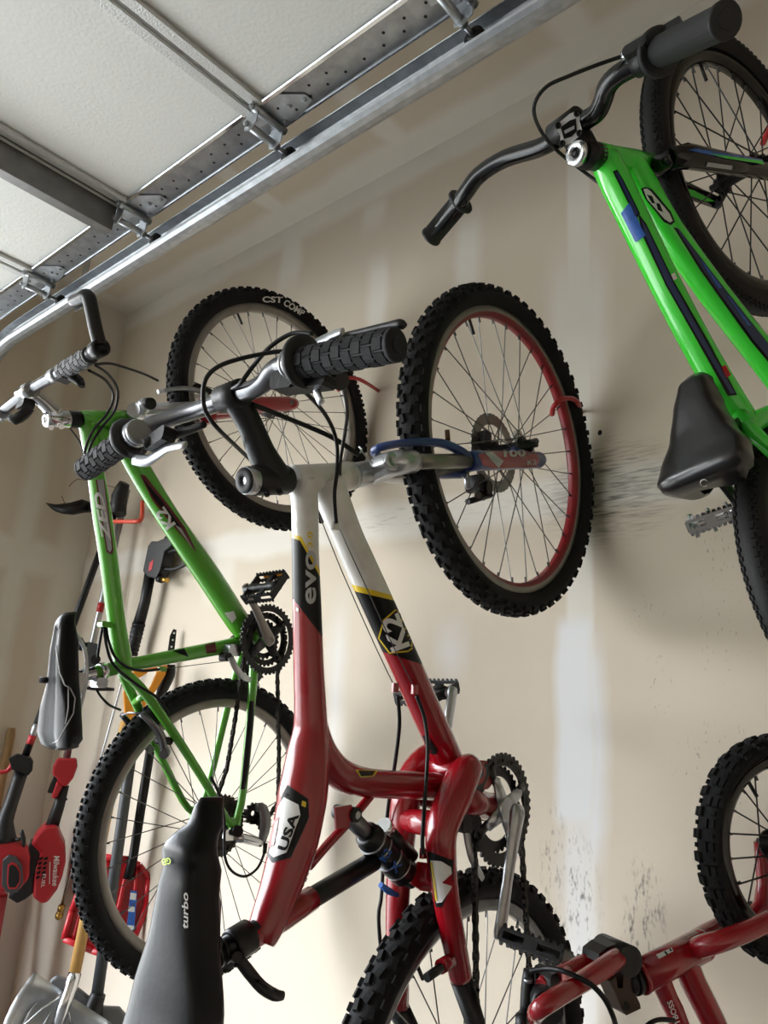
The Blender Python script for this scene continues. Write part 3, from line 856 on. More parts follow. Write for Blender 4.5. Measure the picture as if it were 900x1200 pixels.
# stem, bar
st_a, st_b = r_(285, 563), r_(346, 562); stv = (st_b-st_a).normalized()
mb = MB(BLK, SIL)
mb.lathe(r_(296, 563), stv, [(.0185, 0), (.0205, .003), (.0205, .058), (.019, .062)], 24)
mb.tube(*spec([(322, 560, 40), (306, 530, 33), (294, 500, 30), (280, 474, 32), (272, 463, 34)], r_), 18, 0, sub=3)
cb = r_(272, 464)
mb.cyl(cb-ey*.021, cb+ey*.021, .0185, 0, 20)
for q in ((312, 577), (327, 575)): bolt(mb, r_(*q, -.016), V((0, -.6, -.8)), .0045, 0)
stem = mb.build('stem', red)
mb = MB(SIL, RUBS)
mb.lathe(r_(297, 563), -stv, [(.0185, 0), (.019, .001), (.019, .013), (.0175, .0145)], 28, 0)
mb.lathe(r_(297, 563)-stv*.0135, -stv, [(.0175, 0), (.017, .003), (.006, .004), (.0055, .001), (.003, .001)], 28, 1)
mb.build('steerer_cap', stem)
mb = MB(SIL); mb.lathe(r_(408, 558), stv, [(.0195, 0), (.0215, .002), (.0215, .009), (.0195, .011)], 28); mb.build('headset_cup', frame)
mb = MB(DAL)
bar = [r_(101, 550, .30), r_(145, 518, .185), (r_(172, 501, .15)), r_(203, 489, .115), r_(232, 480, .075), r_(255, 472, .03), cb, r_(295, 457, -.045), r_(310, 448, -.07), r_(319, 436, -.087), r_(333, 427, -.11), r_(360, 424, -.165), r_(462, 407, -.295)]
mb.tube(bar, .0122, 18, 0, sub=4)
hb = mb.build('handlebar', red)
gN = grip(hb, r_(352, 426, -.158), r_(466, 404, -.30), .0168, ribs=9)
gF = grip(hb, r_(150, 515, .17), r_(100, 550, .30), .0165, ribs=9)
mb = MB(BLK, SIL)   # near twist shifter with its round flange
g0 = r_(356, 424, -.16); gd = (bar[-1]-bar[-2]).normalized()
mb.lathe(g0, gd, [(.018, -.012), (.026, -.010), (.031, -.004), (.031, .003), (.024, .005), (.018, .006)], 30, 0)
for h in (-.026, -.020, -.014): mb.lathe(g0, gd, [(.0155, h-.0025), (.0172, h-.001), (.0172, h+.002), (.0155, h+.003)], 24, 1)
mb.rbox(r_(366, 449, -.16), gd*.03, ez*.008, ex*.010, .004, 0)
mb.cyl(r_(391, 443, -.165), r_(400, 447, -.18), .011, 0, 16)
mb.build('shifter', hb)
mb = MB(SIL, BLK)
mb.tube(*spec([(340, 420, 14, -.13), (372, 402, 13, -.15), (390, 394, 15, -.19), (402, 388, 9, -.21)], r_), 12, 0, sub=3, flat=(V((1, 0, 0)), .6))
mb.tube(*spec([(395, 396, 9, -.18), (425, 389, 9, -.24), (455, 382, 10, -.28), (469, 380, 13, -.30), (474, 383, 9, -.303)], r_), 12, 1, sub=3)
mb.tube(*spec([(369, 450, 9, -.16), (372, 462, 11, -.165), (377, 473, 10, -.17)], r_), 12, 0, sub=2, flat=(V((1, 0, 0)), .5))
mb.rbox(r_(338, 448, -.12), gd*.02, ez*.012, ex*.012, .005, 1)
mb.build('brake_lever', hb)
mb = MB(BLK, SIL)   # far side controls
g1 = r_(152, 514, .165); gd2 = (r_(101, 550, .30)-r_(150, 515, .17)).normalized()
mb.lathe(g1, gd2, [(.018, -.010), (.028, -.006), (.030, 0), (.028, .004), (.018, .006)], 30, 0)
for h in (-.024, -.016): mb.lathe(g1, gd2, [(.0175, h-.005), (.019, h-.003), (.019, h+.003), (.0175, h+.004)], 24, 1)
mb.tube(*spec([(168, 521, 14, .12), (195, 512, 13, .10), (225, 503, 10, .06), (240, 497, 8, .04)], r_), 12, 0, sub=3)
mb.rbox(r_(188, 515, .1), gd2*.025, ez*.010, ex*.010, .004, 0)
mb.build('shifter', hb)
mb = MB(SIL)
mb.tube(*spec([(218, 521, 9, .04), (197, 525, 11, .08), (184, 533, 15, .11), (172, 540, 16, .13), (157, 538, 14, .15)], r_), 12, 0, sub=3, flat=(V((1, 0, 0)), .5))
mb.build('brake_lever', hb)
# fork
mb = MB(SIL, KHK, BLU)
mb.tube(*spec([(410, 558, 30), (428, 555, 30), (445, 549, 28)], r_), 18, 0, sub=2)
mb.tube(*spec([(434, 556, 27, -.0), (452, 546, 31, -.03), (468, 542, 30, -.055), (484, 541, 27, -.055)], r_), 18, 0, sub=3)
mb.tube([r_(440, 552, 0), r_(462, 556, .05), r_(486, 556, .058)], [.014, .016, .016], 18, 0, sub=2)
na, nb_ = r_(482, 541, -.056), r_(634, 539, -.056); fa, fb = r_(484, 557, .056), r_(610, 530, .056)
mb.tube([na, na.lerp(nb_, .42)], .0125, 18, 1); mb.tube([fa, fa.lerp(fb, .42)], .0125, 18, 1)
fork = mb.build('fork', red)
mb = MB(BLU, DBL)
mb.tube([na.lerp(nb_, .38), na.lerp(nb_, .44), na.lerp(nb_, .97), nb_], [.0165, .018, .0165, .012], 20, 0)
mb.tube([fa.lerp(fb, .38), fa.lerp(fb, .44), fa.lerp(fb, .97), fb], [.0165, .018, .0165, .012], 20, 0)
ar = [r_(553, 543, -.056), r_(541, 530, -.058), r_(515, 519, -.05), r_(475, 519, -.035), r_(440, 527, 0.0), r_(455, 542, .035), r_(500, 556, .056), r_(545, 556, .056)]
mb.tube(ar, [.010, .010, .009, .008, .008, .008, .009, .010], 12, 0, sub=4, flat=(V((0, 0, 1)), .8))
mb.cyl(r_(634, 538, -.056), r_(600, 528, -.03), .008, 1, 12)
bv = mb.bvh(); low = mb.build('fork_lower', fork)
mb = MB(WDC, RED, GRY)
lay_poly(mb, [(560, 533), (575, 529), (628, 529), (632, 540), (628, 547), (578, 549), (566, 545)], bv, 1, .0005, 3)
lay_text(mb, '100', (590, 536), (616, 535), 8, bv, 2, .03, eps=.0012); lay_poly(mb, [(568, 531), (576, 530), (590, 540), (584, 548), (576, 540)], bv, 2, .0009, 3)
lay_text(mb, 'K2', (618, 545), (628, 544), 6, bv, 2, .02, eps=.0012)
build_each(mb, 'decal', low)
mb = MB(SIL, HOOK); mb.lathe(r_(458, 541, -.055), V((-.2, -1, 0)), [(.0135, 0), (.014, .003), (.0115, .006), (.006, .006), (.006, .004), (.001, .004)], 20); mb.build('crown_cap', fork)
mb = MB(mat('bronze', '5b3f2b', .4, metal=.6)); mb.cyl(r_(525, 517, -.05), r_(524, 504, -.05), .0042); mb.build('brake_post', fork)
mb = MB(mat('rotor steel', '8d8b87', .35, metal=.9))      # disc rotor on the far side
rc = CF+V((0, .036, 0)); mb.ring(rc, NY, .080, .058, .0018, 40, .0015)
for k in range(6):
    a = k*PI/3; d0 = V((math.cos(a), 0, math.sin(a))); d1_ = V((math.cos(a+.35), 0, math.sin(a+.35)))
    mb.tube([rc+d0*.022, rc+(d0+d1_)*.024, rc+d1_*.068], .0035, 8, 0, sub=2, flat=(NY, .3))
mb.ring(rc, NY, .026, .012, .003)
mb.build('brake_rotor', fork)
mb = MB(BLK, SIL, COG)
mb.rbox(r_(557, 567, .05), ex*.011, ez*.017, ey*.016, .005, 0); mb.rbox(r_(568, 572, .04), ex*.010, ez*.013, ey*.012, .005, 2); mb.cyl(r_(560, 580, .03), r_(566, 583, .06), .007, 2, 12); mb.cyl(r_(548, 588, .04), r_(575, 580, .04), .006, 0, 10); mb.cyl(r_(546, 552, .05), r_(548, 573, .05), .006, 1, 10)
mb.build('brake_caliper', fork)
mb = MB(BLK, WHT)
mb.rbox(r_(567, 516, .03), ex*.012, ez*.018, ey*.010, .005, 0)
mb.build('brake_pad_holder', fork)
mb = MB(BLK, WHT)
mb.tube([r_(600, 520, .075), r_(606, 510, .075), r_(612, 522, .075)], [.010, .013, .010], 12, 1, sub=2); mb.cyl(r_(606, 524, .07), r_(628, 517, .07), .008, 0, 12)
mb.build('quick_release', fork)
# crankset
cc = bbc
cs = MB(SAT); cs.ring(cc, NY, .084, .067, .0035, 42, .0045); cs.ring(cc+ey*.009, NY, .064, .050, .003, 32, .0045)
for k in range(4):
    a = k*PI/2+.5; d0 = V((math.cos(a), 0, math.sin(a))); cs.tube([cc+d0*.045, cc+d0*.075], [.008, .010], 8, 0, flat=(NY, .35))
ring = cs.build('chainring', red)
mb = MB(SIL, INK)
ax = V((cc.x, YR, cc.z))
for k in range(4):
    a = k*PI/2+.5; d0 = V((math.cos(a), 0, math.sin(a))); mb.tube([cc-ey*.004, cc-ey*.004+d0*.05], [.017, .009], 12, 0, flat=(NY, .45)); mb.cyl(cc+d0*.05-ey*.008, cc+d0*.05+ey*.004, .006, 0, 10)
mb.cyl(cc-ey*.012, cc+ey*.02, .019, 0, 20)
mb.build('spider', ring)
chain_pts = []
ce = BY(586, 1092, YR-.088)
ca = crank_arm('crank_arm', red, V((cc.x-.004, YR-.082, cc.z-.002)), ce, NY, SIL, .0165, .0135)
pedal(ca, ce+V((0, -.062, 0))+V((.01, 0, -.012)), V((.12, -1, -.12)), V((.8, 0, -.3)), BLK, False, .046, .040, cage=SAT)
fe = BY(530, 812, YR+.088)
ca2 = crank_arm('crank_arm', red, V((cc.x, YR+.082, cc.z)), fe, V((0, 1, 0)), SIL)
pedal(ca2, fe+V((0, .06, 0)), V((0, 1, 0)), V((.8, 0, .3)), BLK)
mb = MB(CHN)
cy = YR-.048
a1, a2 = BY(611, 985, cy), BY(621, 1150, cy); b1, b2 = BY(556, 985, cy), BY(558, 1160, cy)
cas = CR+V((0, cy-CR.y, 0))
loop = [a1, a2] + [cas+V((math.cos(t_), 0, math.sin(t_)))*.05 for t_ in (.2, -.5, -1.2, -1.9, -2.6, -3.3)] + [b2, b1]
loop += [V((cc.x, cy, cc.z))+V((math.cos(t_), 0, math.sin(t_)))*.076 for t_ in [PI-.0-k*(PI+.3)/9 for k in range(10)]] + [a1]
chain(mb, loop, NY)
up_ = [cc+V((math.cos(a), 0, math.sin(a)))*.086 for a in [PI*(-.15+1.3*k/14) for k in range(15)]]
mb.build('chain', red)
mb = MB(SIL, SAT)
mb.tube([BY(545, 962, YR-.045), BY(549, 985, YR-.045), BY(553, 1005, YR-.047), BY(566, 1030, YR-.047)], [.010, .010, .008, .005], 12, 0, sub=3, flat=(NY, .4))
mb.rbox(BY(541, 962, YR-.04), ex*.012, ez*.016, ey*.012, .004, 1)
mb.build('front_derailleur', red)
mb = MB(COG)
for k in range(8): mb.ring(CR+V((0, -.030-.0042*k, 0)), NY, .052-.0042*k, .012, .002, 30-2*k, .004)
mb.build('cassette', red)
# cables of the red bike
cb_ = MB(CBL)
for pts, rr in (
    ([(334, 424, -.10), (333, 412, -.11), (296, 417, -.08), (261, 427, -.06), (243, 441, -.05), (238, 460, -.04), (241, 482, -.03), (255, 502, -.03), (281, 527, .03), (303, 548, .06), (330, 575, .05)], .0028),
    ([(366, 391, -.15), (342, 391, -.12), (316, 407, -.09), (296, 430, -.06), (281, 450, -.045), (262, 470, .035), (300, 520, .05), (330, 556, .045)], .0028),
    ([(332, 442, -.11), (359, 461, -.09), (382, 487, -.06), (394, 516, -.045), (395, 551, -.04), (392, 580, -.036), (394, 613, -.026)], .0029),
    ([(296, 474, -.02), (339, 491, -.02), (388, 512, -.03), (420, 533, -.035)], .0036),
    ([(403, 450, -.17), (407, 482, -.12), (404, 508, -.08), (399, 541, -.05), (398, 575, .03)], .0024),
    ([(466, 815, -.02), (468, 850, -.005), (462, 900, .02), (455, 945, .055), (450, 1000, .075), (447, 1050, .075), (444, 1085, .075), (455, 1200, .07)], .0030),
    ([(488, 815, -.025), (497, 840, -.03), (501, 870, -.035), (500, 905, -.04), (497, 950, -.062), (495, 985, -.075), (496, 1000, -.075)], .0030)):
    cable(red, [r_(*q) for q in pts], rr)
cable(red, [r_(420, 533, -.035), r_(424, 527, -.035), r_(421, 524, -.03), r_(428, 534, -.03), r_(436, 543, -.03)], .0012, SIL)
cable(red, [r_(395, 614, -.024), r_(430, 690, -.024), r_(463, 762, -.024), r_(486, 806, -.024)], .0008, STL, 'bare_cable', 2)
cable(red, [r_(371, 595, -.01), r_(400, 668, -.015), r_(440, 758, -.016), r_(463, 806, -.016)], .0008, STL, 'bare_cable', 2)
# ------------------------------------------------------------------ green hardtail near the corner
YG = 1.52
def g_(px, py, dy=0): return BY(px, py, YG+dy)
grn = empty('mountain_bike', (WX, YG, 1.05), 'green hardtail mountain bike with bar ends hung nearest the corner', 'bicycle', 'bicycles hung on the wall')
GF, GRr = V((1.215, 1.501, 2.094)), V((1.188, 1.540, 1.052))
wheel(grn, 'front_wheel', GF, V((-.03, -1, .04)), .331, .052, .2825, 'xc', 32, RIM, None, DAL, spk=STL, tire_text=[('CST', (307, 354), (331, 355), 7), ('COMP', (331, 357), (354, 371), 7.5)])
wheel(grn, 'rear_wheel', GRr, V((-.03, -1, -.02)), .331, .052, .2825, 'xc', 32, RIM, None, SAT, hubw=.06)
fr = MB(GRN, INK)
fr.tube(*spec([(94, 492, 21), (110, 491, 20), (135, 491, 20), (150, 491, 21)], g_), 20, 0)
fr.tube(*spec([(101, 494, 18), (105, 512, 20), (114, 565, 20), (120, 605, 22), (128, 660, 21), (136, 725, 21), (143, 770, 22), (146, 785, 20)], g_), 20, 0, sub=3)
fr.tube(*spec([(132, 494, 24), (143, 512, 27), (160, 545, 27), (197, 606, 27), (245, 676, 29), (280, 730, 28), (296, 748, 26)], g_), 20, 0, sub=3)
fr.tube(*spec([(118, 500, 16), (126, 520, 20), (132, 540, 12)], g_), 14, 0, sub=2, flat=(NY, .5))
fr.tube(*spec([(110, 789, 16), (148, 780, 16), (200, 770, 16), (263, 758, 17), (300, 750, 18)], g_), 18, 0)
c0 = g_(299, 748); fr.cyl(c0-ey*.036, c0+ey*.036, .021, 0, 20)
dN, dF = GRr+V((0, -.068, 0)), GRr+V((0, .068, 0))
hb_ = .03
fr.tube([g_(140, 784, -.012), g_(165, 806, -.035), g_(200, 854, -.055), g_(235, 908, -.06), g_(264, 957, -.066), g_(273, 968, -.068)], [.0105, .0105, .010, .009, .008, .008], 14, 0, sub=3)
fr.tube([g_(142, 786, .012), g_(152, 808, .035), g_(166, 838, .05), g_(184, 877, .058), g_(214, 938, .066), g_(228, 953, .068)], [.0105, .0105, .010, .009, .008, .008], 14, 0, sub=3)
fr.tube([g_(298, 765, -.02), g_(297, 790, -.04), g_(294, 830, -.052), g_(285, 925, -.064), g_(279, 955, -.067), g_(276, 968, -.068)], [.011, .011, .010, .009, .009, .008], 14, 0, sub=3)
fr.tube([g_(285, 765, .02), g_(276, 792, .04), g_(266, 830, .052), g_(246, 913, .064), g_(237, 944, .067), g_(229, 955, .068)], [.011, .011, .010, .009, .009, .008], 14, 0, sub=3)
fr.tube([g_(170, 815, -.036), g_(158, 822, .04)], .008, 12, 0)
for s_, q in ((-.068, (275, 968)), (.068, (229, 954))): 
    p = g_(*q, s_); fr.rbox(p, ex*.014, ez*.018, ey*.004, .006, 0)
fr.rbox(g_(123, 732, -.012), ex*.012, ez*.006, ey*.010, .003, 0); fr.rbox(g_(190, 784, -.008), ex*.008, ez*.005, ey*.006, .002, 0)
bv = fr.bvh(); frame = fr.build('frame', grn)
mb = MB(GRY, DKR, WDC, INK)
lay_poly(mb, [(112, 562), (122, 562), (133, 644), (131, 650), (125, 647), (119, 612)], bv, 1, .0005)
lay_poly(mb, [(114, 562), (121, 562), (131, 643), (129, 647), (126, 644), (121, 612)], bv, 0, .0009)
lay_text(mb, 'ZED', (130, 634), (120, 576), 10, bv, 2, .03, .25, eps=.0013)
mb.g += 1; lay_poly(mb, [(164, 556), (170, 557), (192, 585), (216, 617), (231, 648), (214, 629), (194, 606), (178, 585)], bv, 1, .0005)
lay_poly(mb, [(167, 560), (190, 587), (213, 619), (224, 640), (212, 625), (195, 603), (179, 582)], bv, 3, .0009)
lay_poly(mb, [(205, 615), (212, 619), (226, 643), (214, 627)], bv, 0, .0012)
lay_text(mb, 'K2', (206, 614), (192, 593), 13, bv, 2, .035, eps=.0015)
mb.g += 1; lay_poly(mb, [(240, 755.5), (252, 753), (254, 764), (242, 766)], bv, 1, .0006); mb.g += 1; lay_poly(mb, [(202, 763), (216, 760), (221, 770)], bv, 3, .0006)
mb.g += 1; lay_poly(mb, [(263, 718), (274, 716), (277, 724), (272, 730)], bv, 2, .0006)
build_each(mb, 'decal', frame)
mb = MB(INK); mb.tube([g_(295.5, 822, -.066), g_(293, 850, -.072), g_(288, 900, -.076), g_(284.5, 925, -.077)], [.007, .0085, .0085, .006], 12, sub=2, flat=(NY, .5)); mb.build('chainstay_guard', frame)
mb = MB(SAT, POL)
mb.lathe(g_(80, 491), g_(95, 492)-g_(80, 491), [(.0165, 0), (.0185, .003), (.0185, .020), (.017, .026)], 22, 0); 
mb.build('headset_cup', frame)
mb = MB(POL, SAT)
sv = (g_(80, 492)-g_(54, 491)).normalized()
mb.lathe(g_(56, 491), sv, [(.017, 0), (.0185, .002), (.0185, .042), (.017, .045)], 22, 0)
mb.tube(*spec([(66, 486, 20), (54, 474, 17), (42, 464, 15), (33, 459, 20)], g_), 16, 0, sub=3)
mb.lathe(g_(56, 491), -sv, [(.0175, 0), (.017, .004), (.006, .006), (.005, .003), (.001, .003)], 22, 0)
gb = g_(32, 459); mb.cyl(gb-ey*.022, gb+ey*.022, .0165, 0, 18)
for q in ((60, 501), (72, 500)): mb.cyl(g_(q[0], q[1], -.014), g_(q[0], q[1], .014), .0055, 0, 12)
stem = mb.build('stem', grn)
mb = MB(DAL)
mb.tube([g_(117, 408, -.29), g_(70, 437, -.12), gb, g_(-12, 494, .16), g_(-60, 525, .29)], .0112, 16, 0, sub=2)
hb = mb.build('handlebar', grn)
mb = MB(SAT, INK)
e0 = g_(117, 408, -.295); ed = (g_(117, 408, -.29)-g_(70, 437, -.12)).normalized()
mb.lathe(e0, ed, [(.0135, -.018), (.0165, -.016), (.0165, .008), (.0125, .009), (.0125, -.004), (.001, -.004)], 22, 0)
mb.tube([g_(117, 404, -.295), g_(112, 385, -.295), g_(105, 352, -.293), g_(101, 347, -.285), g_(95, 350, -.265), g_(86, 353, -.235)], [.0125, .0125, .0128, .013, .0125, .011], 16, 0, sub=3)
mb.build('bar_end', hb)
grip(hb, g_(72, 436, -.125), g_(106, 416, -.25), .0150, mat('worn grip', '4b4c4e', .6, bump=.6, bscale=250, var=.5, vscale=80), ribs=7)
mb = MB(SIL, BLK)
mb.tube(*spec([(60, 440, 9, -.09), (75, 424, 7, -.15), (95, 410, 6, -.24)], lambda a, b, d: g_(a, b-3, d)+V((.02, 0, .0))), 10, 0, sub=2)
mb.lathe(g_(64, 440, -.10), ed, [(.0125, -.012), (.0145, -.01), (.0145, .01), (.0125, .012)], 18, 0)
mb.build('brake_lever', hb)
mb = MB(BLK)
mb.tube(*spec([(84, 440, 14, -.15), (92, 446, 14, -.16), (96, 453, 8, -.17)], g_), 10, 0, sub=2, flat=(NY, .6)); mb.rbox(g_(76, 441, -.13), ed*.018, ez*.010, ex*.012, .004)
mb.build('shifter', hb)
mb = MB(BLK, SIL)
mb.tube(*spec([(36, 478, 10, .02), (28, 486, 13, .03), (18, 491, 15, .04), (12, 488, 8, .05)], g_), 10, 0, sub=2, flat=(NY, .6)); mb.rbox(g_(30, 474, .02), ed*.02, ez*.010, ex*.012, .004, 0)
mb.lathe(g_(2, 486, .11), ed, [(.0125, -.016), (.0145, -.014), (.0145, .014), (.0125, .016)], 18, 1)
mb.tube(*spec([(10, 470, 6, .1), (26, 455, 6, .04), (44, 441, 5, -.02)], lambda a, b, d: g_(a, b, d)+V((.02, 0, 0))), 8, 1, sub=2)
mb.build('shifter', hb)
# fork
mb = MB(SIL, SAT, RED)
mb.tube([g_(150, 490), g_(160, 488)], .016, 16, 1)
mb.tube([g_(158, 480, -.055), g_(160, 488, 0), g_(160, 492, .055)], [.017, .019, .017], 16, 0, sub=2)
na, nb_ = g_(160, 479, -.058), g_(345, 473, -.058); fa, fb = g_(160, 494, .055), g_(328, 476, .06)
mb.tube([na, na.lerp(nb_, .48)], .0125, 16, 0); mb.tube([fa, fa.lerp(fb, .48)], .0125, 16, 0)
fork = mb.build('fork', grn)
mb = MB(mat('fork red paint', '96141f', .3, coat=.4), SAT)
mb.tube([na.lerp(nb_, .41), na.lerp(nb_, .46), na.lerp(nb_, .94), nb_], [.016, .021, .020, .015], 18, 0)
mb.tube([fa.lerp(fb, .41), fa.lerp(fb, .46), fa.lerp(fb, .94), fb], [.016, .0185, .017, .013], 18, 0)
mb.tube([g_(250, 486, -.058), g_(244, 490, -.055), g_(236, 484, -.02), g_(238, 492, .03), g_(250, 490, .058)], .012, 12, 0, sub=3, flat=(ez, 1.2))
mb.tube([nb_, GF+V((0, -.058, 0))], [.013, .011], 12, 0); mb.tube([fb, GF+V((0, .058, 0))], [.013, .011], 12, 0)
mb.build('fork_lower', fork)
mb = MB(SIL, BLK)
mb.tube([g_(250, 488, -.05), g_(240, 462, -.048), g_(215, 455, -.04), g_(185, 459, -.03)], [.007, .007, .006, .005], 10, 0, sub=3)
mb.tube([g_(244, 478, .05), g_(237, 466, .045), g_(215, 466, .035), g_(204, 470, .03)], [.007, .007, .006, .006], 10, 0, sub=3)
mb.rbox(g_(238, 456, -.04), ex*.025, ez*.006, ey*.006, .003, 1); mb.cyl(g_(203, 466, .03), g_(206, 473, .02), .010, 1, 12)
mb.build('front_brake', fork)
mb = MB(BLK, SIL); mb.cyl(g_(172, 473, -.07), g_(177, 473, -.09), .013, 0, 16); mb.cyl(g_(165, 478, -.06), g_(174, 473, -.07), .016, 1, 16); mb.build('crown_cap', fork)
# seat post + saddle
mb = MB(POL, SAT)
mb.tube([g_(150, 780), g_(118, 787), g_(100, 791), g_(92, 795)], [.0125, .0138, .0138, .016], 18, 0)
mb.lathe(g_(124, 786), g_(104, 790)-g_(124, 786), [(.0165, 0), (.0185, .002), (.0185, .013), (.017, .015)], 20, 0)
mb.rbox(g_(116, 800, -.01), ex*.012, ez*.010, ey*.014, .004, 0); mb.cyl(g_(112, 773, -.016), g_(112, 773, .02), .010, 1, 14)
mb.rbox(g_(88, 800), ex*.014, ez*.020, ey*.024, .005, 0); mb.cyl(g_(46, 797, .03), g_(60, 797, .02), .006, 1)
post = mb.build('seat_post', grn)
sn, sr = g_(73, 718)+V((-.0, 0, 0)), g_(66, 878)
so, sbv = saddle(grn, 'saddle', sn, sr, V((-.96, 0, -.22)), V((0, 1, 0)), [(0, .006, -.018), (.03, .015, -.008), (.08, .020, -.001), (.3, .026, .004), (.5, .034, .004), (.72, .058, .006), (.88, .066, .006), (.97, .058, 0), (1, .04, -.008)], SADV, .042, .012, groove=True)
mb = MB(GRY)
for poly in ([(71, 728), (68, 740), (66, 760), (70, 788), (76, 803), (82, 806)], [(82, 806), (88, 818), (86, 836), (78, 850), (68, 868), (60, 872)], [(80, 806), (80, 830), (76, 852)]):
    pts = []
    for q in range(len(poly)-1):
        for k in range(6):
            x = poly[q][0]+(poly[q+1][0]-poly[q][0])*k/6; y = poly[q][1]+(poly[q+1][1]-poly[q][1])*k/6
            d = ray(x, y).normalized(); h = sbv.ray_cast(O, d)
            if h[0] is not None: pts.append(h[0]-d*.0004)
    if len(pts) > 3: mb.tube(pts, .0013, 6)
mb.build('seam', so)
mb = MB(SIL)
for dy in (-.022, .022):
    a, b = sn.lerp(sr, .12)+V((.022, dy*.3, 0)), sn.lerp(sr, .80)+V((.024, dy*1.2, 0))
    mb.tube([a, sn.lerp(sr, .3)+V((.040, dy, .008)), sn.lerp(sr, .55)+V((.044, dy, .01)), b], .0036, 8, sub=3)
mb.build('saddle_rail', so)
# drive train
cc = g_(314, 749, -.05)
cs = MB(SAT); cs.ring(cc, NY, .082, .068, .0035, 42, .0045); cs.ring(cc+ey*.009, NY, .062, .050, .003, 32, .0045); cs.ring(cc+ey*.017, NY, .045, .034, .003, 22, .0045)
for k in range(4):
    a = k*PI/2+.75; d0 = V((math.cos(a), 0, math.sin(a))); cs.tube([cc+ey*.006+d0*.014, cc+ey*.003+d0*.072], [.014, .009], 10, 0, flat=(NY, .35)); cs.cyl(cc+d0*.058-ey*.005, cc+d0*.058+ey*.004, .006, 0, 10)
ring = cs.build('chainring', grn)
ax0 = g_(316, 750, -.08); ce = g_(289, 690, -.088)
ca = crank_arm('crank_arm', grn, ax0, ce, NY, mat('bare grey crank', '8b8781', .4, metal=.7), .015, .012)
pedal(ca, ce+V((0, -.066, .0)), V((.1, -1, .05)), V((.6, 0, .8)), BLK, True, .044, .038, cage=SAT)
fe = g_(349, 812, .09)
ca2 = crank_arm('crank_arm', grn, V((cc.x, YG+.08, cc.z)), V((cc.x, YG+.09, cc.z))+(V((ax0.x, 0, ax0.z))-V((ce.x, 0, ce.z))), V((0, 1, 0)), SAT)
pedal(ca2, V((cc.x, YG+.15, cc.z))+(V((ax0.x, 0, ax0.z))-V((ce.x, 0, ce.z))), V((0, 1, 0)), V((.6, 0, .8)), BLK)
mb = MB(CHN); cy = -.046
casp = GRr+V((0, -.046, 0))
rp_ = g_(296, 953, -.06); loop = [g_(325, 790, cy), g_(327, 880, cy), g_(326, 940, cy-.006), g_(312, 962, cy-.01), rp_+V((.0, 0, -.02)), rp_+V((-.018, .004, .006))] + [casp+V((math.cos(t_), 0, math.sin(t_)))*.048 for t_ in (.3, -.5, -1.3, -2.1, -2.9, -3.6)] + [g_(266, 900, cy), g_(276, 840, cy), g_(283, 790, cy)]
loop += [V((cc.x, YG+cy, cc.z))+V((math.cos(t_), 0, math.sin(t_)))*.062 for t_ in [PI-k*PI/8 for k in range(9)]] + [g_(325, 790, cy)]
chain(mb, loop, NY)
mb.build('chain', grn)
mb = MB(COG)
for k in range(9): mb.ring(GRr+V((0, -.026-.0042*k, 0)), NY, .066-.0052*k, .012, .002, 34-2*k, .004)
mb.build('cassette', grn)
mb = MB(POL, SAT, DAL)
dr = [g_(277, 981, -.075), g_(292, 984, -.082), g_(306, 988, -.088)]
mb.tube(dr, [.011, .0105, .009], 14, 0, sub=2)
mb.rbox(g_(270, 978, -.072), ex*.018, ez*.012, ey*.004, .005, 0); mb.cyl(g_(276, 974, -.066), g_(279, 974, -.088), .012, 1, 14)
mb.tube([g_(306, 990, -.085), g_(311, 966, -.085), g_(308, 948, -.08), g_(300, 946, -.075)], [.010, .016, .013, .008], 14, 2, sub=3, flat=(NY, .55))
mb.ring(g_(296, 953, -.06), NY, .020, .006, .004, 11, .004, 1); mb.ring(g_(309, 962, -.064), NY, .018, .006, .004, 11, .004, 1)
mb.cyl(g_(310, 1000, -.09), g_(311, 988, -.09), .005, 1, 10)
mb.build('rear_derailleur', grn)
mb = MB(SIL, SAT)
mb.rbox(g_(270, 762, -.02), ex*.018, ez*.013, ey*.020, .005, 0); mb.tube([g_(270, 770, -.045), g_(276, 782, -.052), g_(284, 792, -.055), g_(294, 797, -.055)], [.009, .009, .008, .006], 12, 0, sub=3, flat=(NY, .4)); mb.rbox(g_(264, 770, -.03), ex*.010, ez*.010, ey*.012, .004, 1)
mb.build('front_derailleur', grn)
mb = MB(DAL, BLK)
mb.tube([g_(193, 884, -.06), g_(188, 862, -.062), g_(176, 846, -.06), g_(165, 836, -.05)], [.009, .008, .007, .006], 12, 0, sub=3)
mb.tube([g_(178, 880, .05), g_(160, 862, .055), g_(150, 846, .05), g_(143, 838, .04)], [.009, .008, .007, .006], 12, 0, sub=3)
mb.rbox(g_(192, 868, -.045), ex*.018, ez*.008, ey*.008, .004, 1); mb.cyl(g_(192, 884, -.075), g_(196, 880, -.05), .010, 0, 12); mb.tube([g_(143, 838, .04), g_(152, 835, .0), g_(165, 836, -.05)], .0022, 8, 0)
mb.build('rear_brake', grn)
